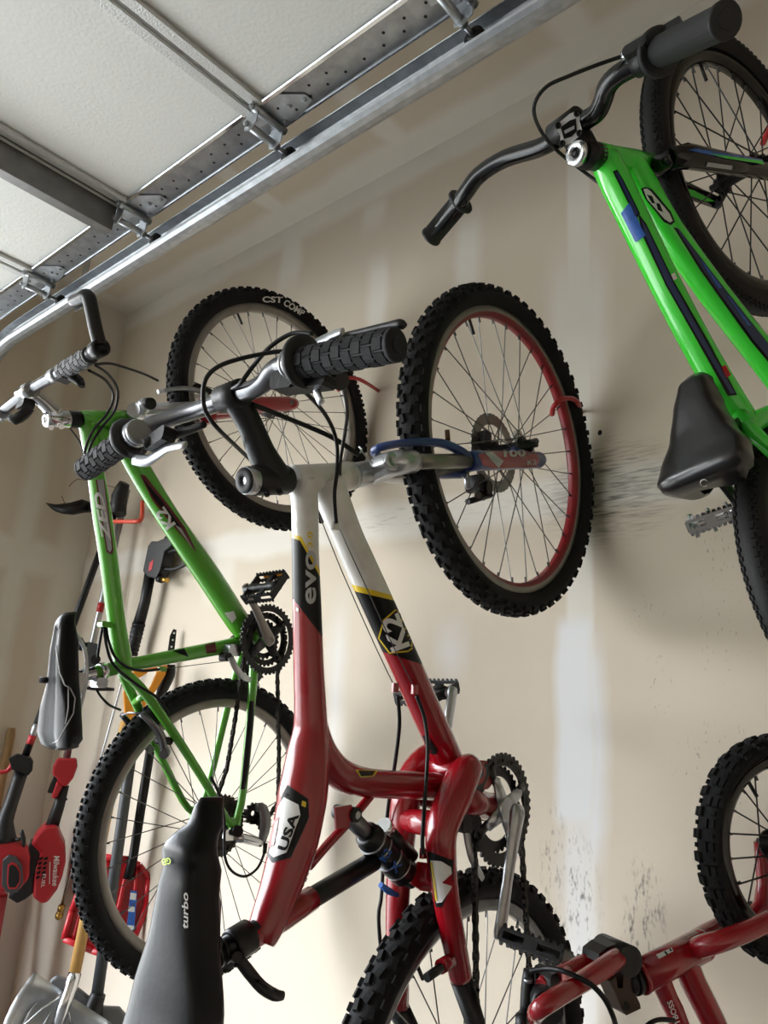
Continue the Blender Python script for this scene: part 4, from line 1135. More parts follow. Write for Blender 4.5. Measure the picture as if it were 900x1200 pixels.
for pts, rr in (
    ([(112, 427, -.22), (128, 426, -.20), (144, 430, -.16), (168, 438, -.10), (185, 446, -.06)], .0028),
    ([(112, 428, -.21), (128, 440, -.17), (138, 458, -.12), (134, 482, -.08), (120, 500, -.05), (108, 518, -.03), (103, 532, -.016)], .0028),
    ([(104, 434, -.20), (124, 446, -.16), (133, 464, -.11), (126, 484, -.08), (111, 502, -.05), (102, 519, -.03), (99, 532, -.014)], .0028),
    ([(82, 502, -.02), (93, 517, -.02), (97, 530, -.016)], .0016),
    ([(124, 734, -.014), (127, 750, -.024), (135, 770, -.026), (150, 782, -.024), (168, 786, -.018), (189, 784, -.010)], .0030),
    ([(122, 735, -.014), (125, 758, -.026), (134, 780, -.03), (160, 802, -.048), (185, 818, -.07), (197, 836, -.075)], .0030),
    ([(120, 735, -.010), (117, 752, -.018), (114, 772, -.026)], .0030),
    ([(112, 806, -.01), (118, 816, -.01), (128, 826, 0), (141, 832, .02)], .0026),
    ([(247, 910, -.072), (258, 934, -.085), (263, 962, -.095), (263, 1000, -.1), (271, 1020, -.1), (287, 1027, -.1), (302, 1017, -.098), (310, 999, -.094)], .0030)):
    cable(grn, [g_(*q) for q in pts], rr)
cable(grn, [g_(192, 784, -.01), g_(262, 775, -.012)], .0009, STL, 'bare_cable', 1)
# ------------------------------------------------------------------ bright green junior bike, upper right
EW, EN = V((1.238, .324, 2.276)), V((math.sin(math.radians(-14.7))*math.cos(.0506), -math.cos(math.radians(-14.7))*math.cos(.0506), -math.sin(.0506)))
q0, q1 = BP(680, 180, EW, EN), BP(775, 205, EW, EN); sax = (q1-q0).normalized()
ph = math.radians(-11); EM = EN*math.cos(ph)+sax.cross(EN)*math.sin(ph)
def e_(px, py, off=0): return BP(px, py, q1+EM*off, EM)
def w_(px, py, off=0): return BP(px, py, EW+EN*off, EN)
jun = empty('junior_bike', (WX, .25, 1.55), 'bright green junior bike with black riser handlebar hung high at the right', 'bicycle', 'bicycles hung on the wall')
wheel(jun, 'front_wheel', EW, EN, .258, .044, .215, 'slick', 28, BLKG, None, SAT, spk=mat('black spokes', '0c0c0c', .4), hubw=.045, spr=.0013)
ERc = e_(877, 642) + V((0, 0, 1)).cross(EM).normalized()*.245
wheel(jun, 'rear_wheel', ERc, EM, .250, .044, .207, 'slick', 28, BLKG, None, SAT, spk=MATS['black spokes'], hubw=.05, spr=.0013)
fr = MB(NEON, INK)
fr.tube(*spec([(696, 183, 32), (712, 186, 31), (740, 191, 31), (757, 196, 32)], e_), 22, 0)
fr.tube(*spec([(708, 186, 34), (722, 215, 37), (745, 262, 36), (783, 340, 35), (820, 410, 35), (850, 462, 36), (870, 492, 34)], e_), 22, 0, sub=3)
fr.tube(*spec([(738, 190, 30), (752, 215, 34), (785, 272, 33), (838, 346, 34), (890, 412, 35), (940, 478, 35)], e_), 22, 0, sub=3)
fr.tube(*spec([(872, 515, 22), (880, 500, 24), (900, 488, 26), (945, 484, 30)], e_), 18, 0, sub=2)
bb = e_(945, 482); fr.cyl(bb-EM*.035, bb+EM*.035, .021, 0, 20)
ax_n, ax_f = ERc+EM*.055, ERc-EM*.055
fr.tube([e_(868, 488, .01), e_(880, 505, .03), ax_n], [.012, .011, .008], 14, 0); fr.tube([e_(858, 500, -.01), e_(862, 540, -.035), ax_f], [.012, .011, .008], 14, 0)
fr.tube([bb+EM*.02, ax_n], [.011, .008], 14, 0); fr.tube([bb-EM*.02, ax_f], [.011, .008], 14, 0)
bv = fr.bvh(); frame = fr.build('frame', jun)
mb = MB(DBL, LBL, WDC, INK, HOOK)
lay_poly(mb, [(718, 201), (723, 199), (731, 212), (750, 250), (745, 258), (737, 240)], bv, 3, .0004); lay_poly(mb, [(721, 202), (724, 202), (730, 213), (748, 250), (744, 254), (738, 238)], bv, 0, .0008)
mb.g += 1; lay_poly(mb, [(728, 250), (737, 238), (745, 252), (752, 268), (757, 276), (745, 284)], bv, 1, .0008)
mb.g += 1; lay_poly(mb, [(748, 250), (757, 262), (790, 330), (830, 400), (864, 463), (853, 464), (815, 396), (780, 334), (752, 274)], bv, 3, .0004); lay_poly(mb, [(751, 257), (757, 266), (790, 334), (828, 402), (861, 461), (856, 461), (818, 396), (782, 334), (756, 276)], bv, 0, .0008)
mb.g += 1; lay_poly(mb, [(845, 430), (850, 428), (856, 440), (851, 443)], bv, 4, .0012); mb.g += 1; lay_poly(mb, [(786, 322), (790, 320), (793, 327), (789, 329)], bv, 2, .0012)
mb.g += 1; lay_poly(mb, [(751, 221), (757, 219), (764, 222), (786, 248), (791, 260), (786, 264), (778, 260), (757, 234)], bv, 3, .0004); lay_poly(mb, [(754, 222), (758, 221), (763, 225), (784, 250), (788, 259), (785, 261), (779, 257), (759, 234)], bv, 2, .0008)
lay_poly(mb, [(758, 228), (764, 230), (768, 239), (764, 238)], bv, 3, .0012); lay_poly(mb, [(769, 238), (773, 239), (777, 249), (771, 246)], bv, 3, .0012)
mb.g += 1; lay_poly(mb, [(789, 266), (795, 268), (815, 296), (845, 336), (875, 375), (905, 412), (905, 430), (880, 400), (850, 358), (820, 316)], bv, 3, .0004); lay_poly(mb, [(792, 267), (795, 268), (815, 294), (847, 336), (878, 375), (905, 409), (905, 425), (882, 397), (852, 356), (822, 314)], bv, 0, .0008)
lay_poly(mb, [(820, 305), (824, 308), (846, 338), (842, 338)], bv, 1, .0012); lay_poly(mb, [(850, 345), (854, 348), (880, 382), (876, 381)], bv, 1, .0012)
build_each(mb, 'decal', frame)
mb = MB(SAT); sv2 = (q1-q0).normalized()
hA, hB = e_(690, 182), e_(760, 197); sv2 = (hB-hA).normalized()
mb.lathe(hA-sv2*.010, sv2, [(.017, 0), (.0205, .004), (.0205, .014), (.018, .016)], 24); mb.g += 1; mb.lathe(hB-sv2*.004, sv2, [(.019, 0), (.0205, .002), (.0205, .010), (.019, .012)], 24)
build_each(mb, 'headset_cup', frame)
cl = e_(664, 150)
stn = (w_(692, 146, .03)-w_(650, 160, -.03))
mb = MB(BLK, SIL)
mb.tube([e_(680, 179), e_(700, 184)], .0200, 20, 0)
mb.tube(*spec([(685, 178, 34), (679, 166, 34), (670, 152, 32)], e_), 18, 0, sub=2)
barN = EN
mb.cyl(cl-barN*.024, cl+barN*.024, .019, 0, 20)
stem = mb.build('stem', jun)
mb = MB(POL, INK)
cpA = e_(676, 179); mb.lathe(cpA, -sv2, [(.0185, -.004), (.0185, .003), (.017, .005), (.006, .005), (.006, .003), (.001, .003)], 26, 0); mb.lathe(cpA-sv2*.0045, -sv2, [(.0052, 0), (.0052, .0008), (.001, .0008)], 16, 1)
mb.build('steerer_cap', stem)
# face plate, facing down and away from the wall
vd = (O-cl).normalized()
def fp(px, py): return BP(px, py, cl+vd*.035, vd)
out = [fp(*q) for q in ((651, 147), (656, 143), (668, 133), (676, 130), (680, 134), (679, 142), (682, 152), (681, 158), (670, 167), (661, 171), (656, 168), (657, 160))]
inn_ = [fp(*q) for q in ((657, 149), (668, 141), (675, 139), (676, 154), (670, 160), (661, 163))]
mb = MB(mat('silver face plate', 'd4d5d6', .35, metal=.2), INK, GRY); mb.prism(out, vd*.004, 0); mb.prism(inn_, vd*.0052, 1)
for q in ((654, 147), (676, 133), (679, 156), (659, 168)): p = fp(*q); mb.lathe(p, vd, [(.0045, 0), (.0045, .007), (.002, .007), (.002, .005), (.0005, .005)], 12, 1)
mb.prism([fp(*q)+vd*.0048 for q in ((661, 153), (673, 147), (673, 151), (662, 157))], vd*.001, 2)
mb.build('face_plate', stem)
def h_(px, py, s): return BP(px, py, cl+EN*s, EN)
mb = MB(BLKG)
bp_ = [h_(505, 278, -.30), h_(533, 244, -.235), h_(545, 227, -.20), h_(562, 205, -.165), h_(592, 186, -.115), h_(630, 174, -.055), h_(652, 163, -.02), h_(667, 152, 0), h_(688, 140, .03), h_(700, 131, .048), h_(707, 116, .064), h_(712, 101, .080), h_(724, 88, .10), h_(745, 76, .125), h_(770, 62, .155), h_(848, 24, .27)]
mb.tube(bp_, .0135, 18, 0, sub=4)
hb = mb.build('handlebar', jun)
grip(hb, h_(540, 236, -.225), h_(504, 279, -.305), .0175, mat('smooth grip rubber', '121314', .6, bump=.15, bscale=400), flange=.024)
grip(hb, h_(772, 61, .16), h_(851, 23, .275), .0192, MATS['smooth grip rubber'], flange=.030)
mb = MB(BLK, POL)
bd = (h_(772, 61, .16)-h_(745, 76, .125)).normalized()
mb.lathe(h_(757, 69, .142), bd, [(.0125, -.016), (.018, -.014), (.018, .010), (.0125, .012)], 20, 0)
mb.rbox(h_(748, 62, .14), bd*.018, ez*.008, ex*.014, .004, 0); mb.cyl(h_(729, 66, .12), h_(740, 61, .132), .0065, 1, 10)
mb.rbox(h_(775, 40, .165), bd*.03, ez*.006, ex*.006, .002, 0)
mb.build('brake_lever', hb)
cable(jun, [h_(732, 65, .12), h_(700, 76, .10), h_(667, 89, .08), h_(640, 102, .06), h_(626, 124, .04), h_(631, 148, .01), h_(650, 174, -.02), h_(680, 198, -.03), e_(711, 221, -.02)], .0026)
mb = MB(BLKG, NEON)
fk0 = e_(760, 196); leg = lambda a, b, o: w_(a, b, o)
mb.cyl(fk0, w_(778, 192), .0165, 0, 18)
mb.tube([w_(776, 192, -.055), w_(772, 194, -.02), w_(772, 194, .02), w_(790, 184, .05)], [.014, .017, .017, .014], 14, 0, sub=3)
L1 = [w_(786, 186, .048), w_(806, 183, .055), w_(850, 191, .055), w_(905, 201, .055)]
fd = (L1[-1]-L1[1]).normalized()
mb.tube(L1, [.016, .020, .018, .016], 8, 0, flat=(EN, .75), phase=PI/8)
L2 = [w_(772, 205, -.05), w_(790, 216, -.055), w_(815, 227, -.055), w_(842, 238, -.055)]
mb.tube(L2, [.015, .016, .014, .012], 8, 0, flat=(EN, .75), phase=PI/8)
mb.tube([w_(838, 239, -.05), w_(848, 228, -.05), EW-EN*.05], [.008, .007, .007], 10, 0, sub=2)
mb.tube([L1[-1], EW+EN*.05], [.012, .009], 10, 0)
bv = mb.bvh(); fork = mb.build('fork', jun)
mb = MB(LBL, GRY, NEON)
lay_poly(mb, [(806, 176), (815, 174), (893, 187), (895, 192), (850, 186)], bv, 0, .0006, 3); lay_poly(mb, [(830, 180), (893, 189), (895, 193), (850, 186)], bv, 2, .001, 3)
mb.g += 1; lay_poly(mb, [(829, 190), (858, 194), (857, 199), (827, 195)], bv, 1, .0008, 3); mb.g += 1; lay_poly(mb, [(790, 216), (812, 223), (838, 236), (826, 236), (800, 226)], bv, 2, .0008, 3)
build_each(mb, 'decal', fork)
# saddle
sn, sr = e_(812, 441), e_(828, 568)
slat = EM
sup = (V((-1, 0, 0))-EM*EM.dot(V((-1, 0, 0)))); sd = (sr-sn).normalized(); sup = (sup-sd*sup.dot(sd)).normalized()
so, sbv = saddle(jun, 'saddle', sn, sr, sup, slat, [(0, .016, -.012), (.08, .022, 0), (.3, .030, .006), (.55, .044, .004), (.75, .062, .006), (.9, .066, .012), (.97, .060, .008), (1, .045, -.004)], mat('glossy saddle vinyl', '0d0d0e', .28, coat=.2), .045, .016)
mb = MB(WDC)
for k in range(22):
    pass
pts = []
for k in range(15):
    a = .7+k/14*5.0; d = ray(825+4.3*math.cos(a), 566+4.0*math.sin(a)).normalized(); h = sbv.ray_cast(O, d)
    if h[0] is not None: pts.append(h[0]-d*.0005)
if len(pts) > 3: mb.tube(pts, .0007, 6)
mb.build('emblem', so)
mb = MB(SAT)
mb.cyl(e_(850, 508), e_(880, 500), .0125, 0, 16)
mb.rbox(e_(852, 512), ex*.012, ez*.018, EM*.02, .005)
mb.build('seat_post', jun)
cc = bb+EM*.048
cs = MB(SAT); cs.ring(cc, EM, .058, .044, .003, 30, .004); cs.build('chainring', jun)
ca = crank_arm('crank_arm', jun, bb+EM*.06, bb+EM*.065+V((.03, 0, .125)), EM, SAT)
pe = e_(866, 596, -.075)
ca2 = crank_arm('crank_arm', jun, e_(842, 556, -.065), e_(872, 602, -.075), -EM, SAT, .015, .012)
ca3 = MB(SAT); ca3.tube([bb-EM*.06, e_(842, 556, -.065)], [.012, .012], 12, flat=(EM, .5)); ca3.build('crank_arm', jun)
pedal(ca2, e_(834, 609, -.115), (e_(812, 617, -.14)-e_(866, 599, -.08)), (pe-O), POL, False, .034, .030, stud=True)
# ------------------------------------------------------------------ small red bike, lower right
KC = V((1.40, .370, 1.156)); ka = math.radians(-27); KN = V((math.sin(ka), -math.cos(ka), 0))
def k_(px, py, off=0): return BP(px, py, KC+KN*off, KN)
kid = empty('kids_bike', (WX, .3, .8), 'small red bike with knobby black tyres hung low at the lower right edge', 'bicycle', 'bicycles hung on the wall')
wheel(kid, 'front_wheel', KC, KN, .170, .044, .138, 'kid', 20, BLKG, None, SAT, spk=MATS['black spokes'], hubw=.04, spr=.0014)
fr = MB(RED)
H0, H1 = k_(748, 1146), k_(820, 1109)
hd = (H1-H0).normalized()
fr.tube([H0, H1], .0215, 22, 0); fr.lathe(H0, hd, [(.0215, 0), (.0228, .001), (.0228, .005), (.0215, .006)], 22); 
bbk = k_(885, 1330)
fr.tube(*spec([(800, 1118, 30), (812, 1150, 30), (835, 1196, 29), (875, 1290, 28), (885, 1330, 28)], k_), 18, 0, sub=2)
fr.tube(*spec([(768, 1136, 26), (783, 1170, 23), (798, 1206, 23), (830, 1330, 22)], k_), 18, 0, sub=2)
rk = KC+V((.0, 0, -.52)); rk = KC + V((-.0, 0, -.50))
fr.cyl(bbk-KN*.03, bbk+KN*.03, .02, 0, 18)
for s_ in (.05, -.05): fr.tube([bbk+KN*s_*.5, rk+KN*s_], [.010, .008], 12); fr.tube([k_(830, 1330)+KN*s_*.3, rk+KN*s_], [.010, .008], 12)
fr.tube([k_(830, 1330), bbk], .013, 14)
bv = fr.bvh(); frame = fr.build('frame', kid)
wheel(kid, 'rear_wheel', rk, KN, .170, .044, .138, 'kid', 20, BLKG, None, SAT, spk=MATS['black spokes'], hubw=.04, spr=.0014)
mb = MB(WDC, INK)
lay_text(mb, 'PITBOSS', (800, 1206), (787, 1171), 6, bv, 0, .02, eps=.0012, cell=.3)
mb.g += 1; lay_poly(mb, [(769, 1119), (787, 1111), (789, 1115), (772, 1124)], bv, 0, .0006, 3); lay_poly(mb, [(778, 1116), (780, 1115), (783, 1119), (781, 1120)], bv, 1, .001, 3); lay_poly(mb, [(784, 1112.5), (786, 1112), (787.5, 1114.5), (785.5, 1115.5)], bv, 1, .001, 3)
build_each(mb, 'decal', frame)
mb = MB(RED)
mb.lathe(H1-hd*.002, hd, [(.020, 0), (.0215, .003), (.0215, .008), (.02, .012)], 20)
N1 = [k_(812, 1114), k_(826, 1108, .03), k_(850, 1101, .046), k_(900, 1080, .05), k_(945, 1052, .05), KC+KN*.05]
F1 = [k_(812, 1112), k_(818, 1101, -.03), k_(845, 1086, -.046), k_(893, 1062, -.05), KC-KN*.05]
mb.tube(N1, [.0145, .0145, .014, .013, .0115, .009], 16, 0, sub=3); mb.tube(F1, [.0145, .0145, .014, .013, .009], 16, 0, sub=3)
mb.build('fork', kid)
mb = MB(BLK, mat('brown worn stem', '3a241b', .5, metal=.3), SAT)
mb.tube([k_(733, 1153), H0], .0165, 20, 0); mb.tube([k_(741, 1149), k_(746, 1147)], .0195, 20, 0)
sc_ = k_(724, 1128)
mb.cyl(k_(722, 1119)-KN*.03, k_(722, 1119)+KN*.03, .0195, 0, 20)
pr = [k_(*q, .014) for q in ((714, 1150), (722, 1145), (724, 1158), (730, 1158), (731, 1138), (738, 1140), (742, 1160), (750, 1176), (751, 1182), (734, 1190), (730, 1186), (722, 1166))]
mb.prism(pr, -KN*.030, 1); mb.cyl(k_(733, 1179, .016), k_(733, 1179, -.02), .0055, 2, 12)
pr = [k_(*q, .012) for q in ((702, 1118), (712, 1110), (727, 1104), (732, 1108), (738, 1130), (736, 1137), (728, 1140), (722, 1122), (712, 1118), (701, 1128))]
mb.prism(pr, -KN*.036, 0)
mb.build('stem', kid)
mb = MB(RED, mat('worn pale red paint', 'b06a64', .5))
mb.tube(*spec([(728, 1121, 24, .0), (722, 1124, 23, .02), (708, 1134, 23, .035), (680, 1152, 22, .05), (655, 1167, 22, .07), (638, 1178, 22, .075), (629, 1186, 21, .06), (627, 1192, 18, .03)], k_), 18, 0, sub=3)
mb.tube(*spec([(722, 1117, 22, -.01), (705, 1122, 22, -.02), (680, 1132, 21, -.018), (655, 1144, 21, -.010), (641, 1151, 20, -.004), (635, 1156, 17, .0)], k_), 18, 0, sub=3)
mb.tube([k_(668, 1158, .06), k_(664, 1138, -.012)], .008, 12, 1)
hb = mb.build('handlebar', kid)
mb = MB(BLK, SIL)
mb.tube([k_(634, 1150, -.06), k_(638, 1168, -.01), k_(642, 1182, .03)], .020, 14, 0, sub=2)
mb.tube([k_(620, 1136, -.02), k_(618, 1160, -.02), k_(616, 1190, -.02)], [.0075, .009, .008], 10, 0, sub=2)
mb.rbox(k_(640, 1165, -.01), ex*.012, ez*.030, KN*.02, .005, 0); mb.cyl(k_(619, 1147, -.01), k_(619, 1151, -.01), .006, 1, 10); mb.cyl(k_(607, 1200, -.01), k_(620, 1200, .0), .013, 0, 14)
mb.build('brake_lever', hb)
cable(kid, [k_(622, 1138, .0), k_(640, 1135, .02), k_(660, 1138, .05), k_(690, 1152, .07), k_(708, 1170, .07), k_(718, 1190, .07), k_(723, 1205, .06), k_(735, 1225, .05)], .0034)
cable(kid, [k_(740, 1225, .05), k_(757, 1203, .05), k_(772, 1195, .045), k_(790, 1196, .03)], .0030)
# ------------------------------------------------------------------ hooks screwed in the wall
def hook(loc, label):
    pass
hk = [BX(680, 483, WX)+V((.012, 0, 0)), BX(680, 483, WX), BY(678, 473, YR-.034), BY(670, 467, YR-.046), BY(658, 468, YR-.048), BY(649, 476, YR-.038), BY(647, 485, YR-.018)]
org = Vector_org = hk[1]
mb = MB(HOOK); mb.tube(hk, [.0045]+[.0052]*5+[.0058], 12, 0, sub=5)
h1 = free('hanger_hook', mb, "red coated wall hook holding the red and white bike's front wheel", 'hook', 'bicycle hooks', org)
target = BX(428, 462, WX)
h2 = h1.copy(); COL.objects.link(h2); tip = hk[6]-hk[1]; q_ = BX(397, 457, WX+tip.x); h2.location = V((WX, q_.y-tip.y, q_.z-tip.z)); h2['label'] = 'red coated wall hook holding the green hardtail bike nearest the corner'
h3 = h1.copy(); COL.objects.link(h3); q_ = BX(894, 168, WX+tip.x); h3.location = V((WX, q_.y-tip.y, q_.z-tip.z)); h3['label'] = 'red coated wall hook at the right edge holding the bright green junior bike'
# ================================================================== garden tools hung in the corner
class Face:
    """a plane through an image point at wall distance x, turned towards the place one stands"""
    def __init__(s, px, py, x, tilt=0):
        s.c = BX(px, py, x); n = (O-s.c); n.z = 0; s.n = n.normalized()
        if tilt: s.n = (s.n + V((0, 0, tilt))).normalized()
    def p(s, px, py, off=0): return BP(px, py, s.c+s.n*off, s.n)
    def poly(s, mb, pts, front, back, mi=0): mb.prism([s.p(*q, front) for q in pts], s.n*(back-front), mi); return mb
def x_(px, py, x): return BX(px, py, x)
# red cordless trimmer head
F = Face(50, 1010, 1.415)
t1 = empty('string_trimmer', F.p(50, 1055), 'red cordless string trimmer power head with white lettering and black grip, hanging in the corner', 'trimmer')
mb = MB(mat('dull aluminium tube', 'a9aaab', .35, metal=.9), HOOK)
sh0, sh1 = x_(149, 574, 1.50), F.p(77, 893, -.03)
mb.tube([sh0, sh1], .0125, 14); mb.tube([sh0.lerp(sh1, .44), sh0.lerp(sh1, .475)], .0128, 14, 1)
mb.build('shaft', t1)
mb = MB(TRED)
F.poly(mb, [(67, 889), (90, 889), (91, 898), (86, 912), (78, 922), (71, 920), (66, 911), (61, 908), (62, 899)], .012, -.055)
F.poly(mb, [(67, 914), (74, 921), (67, 934), (62, 937), (60, 933)], .008, -.045)
mb.build('throttle_housing', t1, bevel=.006)
mb = MB(BLK); F.poly(mb, [(63, 910), (67, 914), (62, 930), (55, 929), (58, 921)], .004, -.035); mb.build('trigger', t1, bevel=.003)
mb = MB(BLK); mb.tube([F.p(75, 920, -.02), F.p(69, 944, -.02), F.p(60, 971, -.02)], [.018, .020, .023], 16); mb.cyl(F.p(74, 936, -.02), F.p(79, 937, -.02), .004); mb.build('grip', t1)
mb = MB(TRED, BLK)
F.poly(mb, [(53, 968), (67, 967), (70, 978), (76, 992), (77, 1010), (73, 1028), (67, 1043), (55, 1059), (48, 1059), (38, 1052), (40, 1030), (47, 1000), (36, 989), (43, 978)], .02, -.12)
bv = mb.bvh(); body = mb.build('motor_housing', t1, bevel=.010)
mb = MB(BLK, INK)
F.poly(mb, [(34, 989), (55, 986), (48, 1002), (41, 1020), (39, 1035), (40, 1046), (30, 1054), (20, 1059), (9, 1052), (28, 1036)], .012, -.11)
mb.build('battery', t1, bevel=.005)
mb = MB(INK)
for i in range(2):
    for k in range(5):
        a = (46+i*6-k*.9, 1005+k*5.5); F.poly(mb, [(a[0], a[1]), (a[0]+4.5, a[1]-1.2), (a[0]+3.7, a[1]+2.4), (a[0]-.6, a[1]+3.4)], .0208, .0195)
mb.build('vent', body)
mb = MB(WDC); bvp = BVHTree.FromPolygons([F.p(*q, .0205) for q in ((0, 900), (200, 900), (200, 1200), (0, 1200))], [(0, 1, 2, 3)])
lay_text(mb, 'Milwaukee', (63, 1003), (61, 1038), 7, bvp, 0, .015, eps=.0006); lay_poly(mb, [(58, 1010), (59, 1010), (58.4, 1036), (57.6, 1036)], bvp, 0, .0006, 5)
mb.g += 1; lay_text(mb, 'FUEL', (50, 1024), (48, 1040), 4, bvp, 0, .01, eps=.0006); build_each(mb, 'lettering', body)
Fh = Face(108, 770, 1.42)
mb = MB(DGR, BLK)
Fh.poly(mb, [(103, 752), (117, 755), (116, 776), (108, 783), (99, 778)], .02, -.03)
mb.tube([Fh.p(104, 756), Fh.p(97, 755)], .009, 12, 1); mb.tube([Fh.p(93, 748), Fh.p(96, 755), Fh.p(93, 762)], [.010, .014, .010], 12, 1)
mb.build('front_handle', t1)
mb = MB(BLK, BLK)
mb.tube([Fh.p(96, 806), Fh.p(115, 807), Fh.p(134, 808)], [.008, .018, .010], 12, 1, sub=3, flat=(V((0, 0, 1)), .5))
mb.build('handle_pad', t1)
# gas trimmer with a guard at its top end
G = Face(14, 1010, 1.28)
t2 = empty('string_trimmer', G.p(14, 1040), 'black handled string trimmer with red engine cover and black guard at far left', 'trimmer')
mb = MB(SAT, HOOK, SIL)
a, b = x_(138, 590, 1.43), G.p(26, 896, -.02)
mb.tube([a, b], .0125, 14); mb.tube([a.lerp(b, .86), a.lerp(b, .90)], .0128, 14, 2); mb.tube([a.lerp(b, .90), a.lerp(b, .93)], .0128, 14, 1)
mb.build('shaft', t2)
mb = MB(BLK); G.poly(mb, [(10, 889), (20, 884), (36, 888), (39, 893), (38, 903), (33, 909), (24, 905), (14, 902)], .02, -.05); G.poly(mb, [(31, 896), (33, 894), (34, 896), (32, 898)], .022, .018); mb.build('throttle_housing', t2, bevel=.006)
mb = MB(TRED); mb.tube([G.p(15, 896), G.p(8, 904), G.p(-4, 905)], [.010, .007, .006], 10, 0, sub=2); mb.build('trigger', t2)
mb = MB(BLK); mb.tube([G.p(25, 904, -.02), G.p(14, 938, -.02), G.p(6, 962, -.02), G.p(3, 986, -.02)], [.023, .022, .026, .046], 16, 0, sub=3); mb.tube([G.p(18, 984, .01), G.p(27, 983, .01)], .005, 10); mb.tube([G.p(25, 973, .01), G.p(27.5, 983, .01), G.p(28, 992, .01)], [.006, .0075, .006], 10, 0, sub=2); mb.build('grip', t2)
mb = MB(TRED)
G.poly(mb, [(-25, 984), (4, 984), (22, 988), (32, 993), (35, 1008), (34, 1030), (20, 1046), (-25, 1046)], .015, -.065)
eng = mb.build('engine_cover', t2, bevel=.010)
mb = MB(DGR, TRED, HOLE)
G.poly(mb, [(3, 1009), (10, 1003), (19, 1005), (26, 1016), (27, 1034), (20, 1046), (8, 1046), (2, 1038)], .045, .01)
G.poly(mb, [(9, 1014), (14, 1010), (19, 1012), (24, 1021), (24, 1034), (19, 1042), (10, 1042), (8, 1036)], .047, .044, 1)
G.poly(mb, [(10.5, 1016), (14, 1013), (18, 1015), (22.5, 1022), (22.5, 1033), (18, 1040), (11, 1040), (9.5, 1035)], .0485, .046, 2)
mb.build('air_filter_cover', t2, bevel=.004)
mb = MB(BLK)
gp = Face(80, 595, 1.40)
mb.tube([x_(146, 566, 1.43), x_(140, 582, 1.43), x_(139, 603, 1.43)], [.020, .031, .028], 16, 0, sub=2); mb.build('cutting_head', t2)
mb = MB(BLK)
rows = [[(53, 589, 0), (66, 591, .02), (82, 589, .04), (96, 585, .04), (108, 589, .02)], [(60, 596, .03), (70, 599, .06), (84, 600, .09), (97, 597, .09), (108, 596, .05)], [(66, 600, 0), (74, 602.5, .02), (86, 603.5, .03), (98, 601, .03), (110, 600, .0)]]
vs = [[mb.bm.verts.new(gp.p(px, py, of)) for px, py, of in r] for r in rows]; 
vs2 = [[mb.bm.verts.new(gp.p(px, py, of-.006)) for px, py, of in r] for r in rows]
for A, flip in ((vs, False), (vs2, True)):
    for i in range(2):
        for j in range(4): mb._f((A[i][j], A[i][j+1], A[i+1][j+1], A[i+1][j]), 0)
for j in range(4):
    mb._f((vs[0][j], vs2[0][j], vs2[0][j+1], vs[0][j+1]), 0); mb._f((vs[2][j], vs[2][j+1], vs2[2][j+1], vs2[2][j]), 0)
for i in range(2):
    mb._f((vs[i][0], vs[i+1][0], vs2[i+1][0], vs2[i][0]), 0); mb._f((vs[i][4], vs2[i][4], vs2[i+1][4], vs[i+1][4]), 0)
mb.tube([gp.p(104, 594, .02), x_(140, 592, 1.43)], [.022, .014], 12)
mb.build('guard', t2)
mb = MB(mat('brown line', '6b4630', .5)); mb.tube([gp.p(81, 570), gp.p(87, 564), gp.p(96, 562), x_(138, 572, 1.45)], .0016, 6, 0, sub=3); mb.tube([gp.p(76, 590), gp.p(74, 585), gp.p(72, 581)], .0016, 6); mb.build('cutting_line', t2)
# tool hook
mb = MB(mat('orange red coating', 'c0432b', .45))
mb.tube([V((WX+.01, x_(115, 611, WX).y, x_(115, 611, WX).z)), x_(114, 611, 1.50), x_(114, 611, 1.39), x_(134, 611, 1.37), x_(159, 611, 1.37), x_(166, 607, 1.385), x_(167, 588, 1.40)], .0075, 10, 0, sub=4)
mb.tube([x_(152, 611, 1.40), x_(152, 611, WX+.008)], .0075, 10)
free('tool_hook', mb, 'orange red coated steel rack hook holding the trimmers beside the corner', 'hook', None, x_(134, 611, WX))
# pressure washer gun with its lance
H = Face(182, 650, 1.50); H.n = V((-1, 0, 0))
pw = empty('pressure_washer_gun', x_(68, 1078, 1.5), 'black pressure washer gun and long thin lance with brass tip, hanging on the wall', 'spray gun')
mb = MB(BLK)
H.poly(mb, [(168, 664), (173, 640), (177, 634), (184, 634), (196, 629), (202, 633), (200, 640), (192, 646), (190, 656), (187, 668), (182, 678), (172, 676), (167, 669)], .02, -.025)
mb.tube([H.p(196, 633), H.p(206, 634), H.p(222, 642)], [.018, .016, .014], 12, 0, sub=2)
bv = mb.bvh(); gb_ = mb.build('body', pw, bevel=.004)
mb = MB(BLK); mb.tube([H.p(191, 652), H.p(200, 646), H.p(212, 645), H.p(224, 650)], .007, 10, 0, sub=3); mb.tube([H.p(188, 666), H.p(205, 667), H.p(222, 658), H.p(232, 648)], .007, 10, 0, sub=3); mb.build('trigger_guard', pw)
mb = MB(HOOK); H.poly(mb, [(175, 660), (180, 655), (178, 667), (174, 670)], .0212, .019); mb.build('label', gb_)
mb = MB(BRS, BLK); mb.tube([H.p(186, 678), H.p(190, 679)], .014, 14, 1); mb.tube([H.p(190, 679), H.p(196, 680)], .009, 14, 0); mb.build('inlet', pw)
mb = MB(BLK, GRIP)
mb.tube([H.p(176, 672), H.p(170, 705), H.p(163, 730)], [.020, .019, .021], 16)
a, b = H.p(163, 730), H.p(154, 768)
mb.tube([a, b], [.023, .020], 18)
for k in range(8): q = a.lerp(b, (k+.5)/8); mb.lathe(q, b-a, [(.021, -.004), (.0245-.0003*k, -.001), (.0245-.0003*k, .002), (.021, .005)], 18)
mb.build('barrel', pw)
mb = MB(POL, BRS)
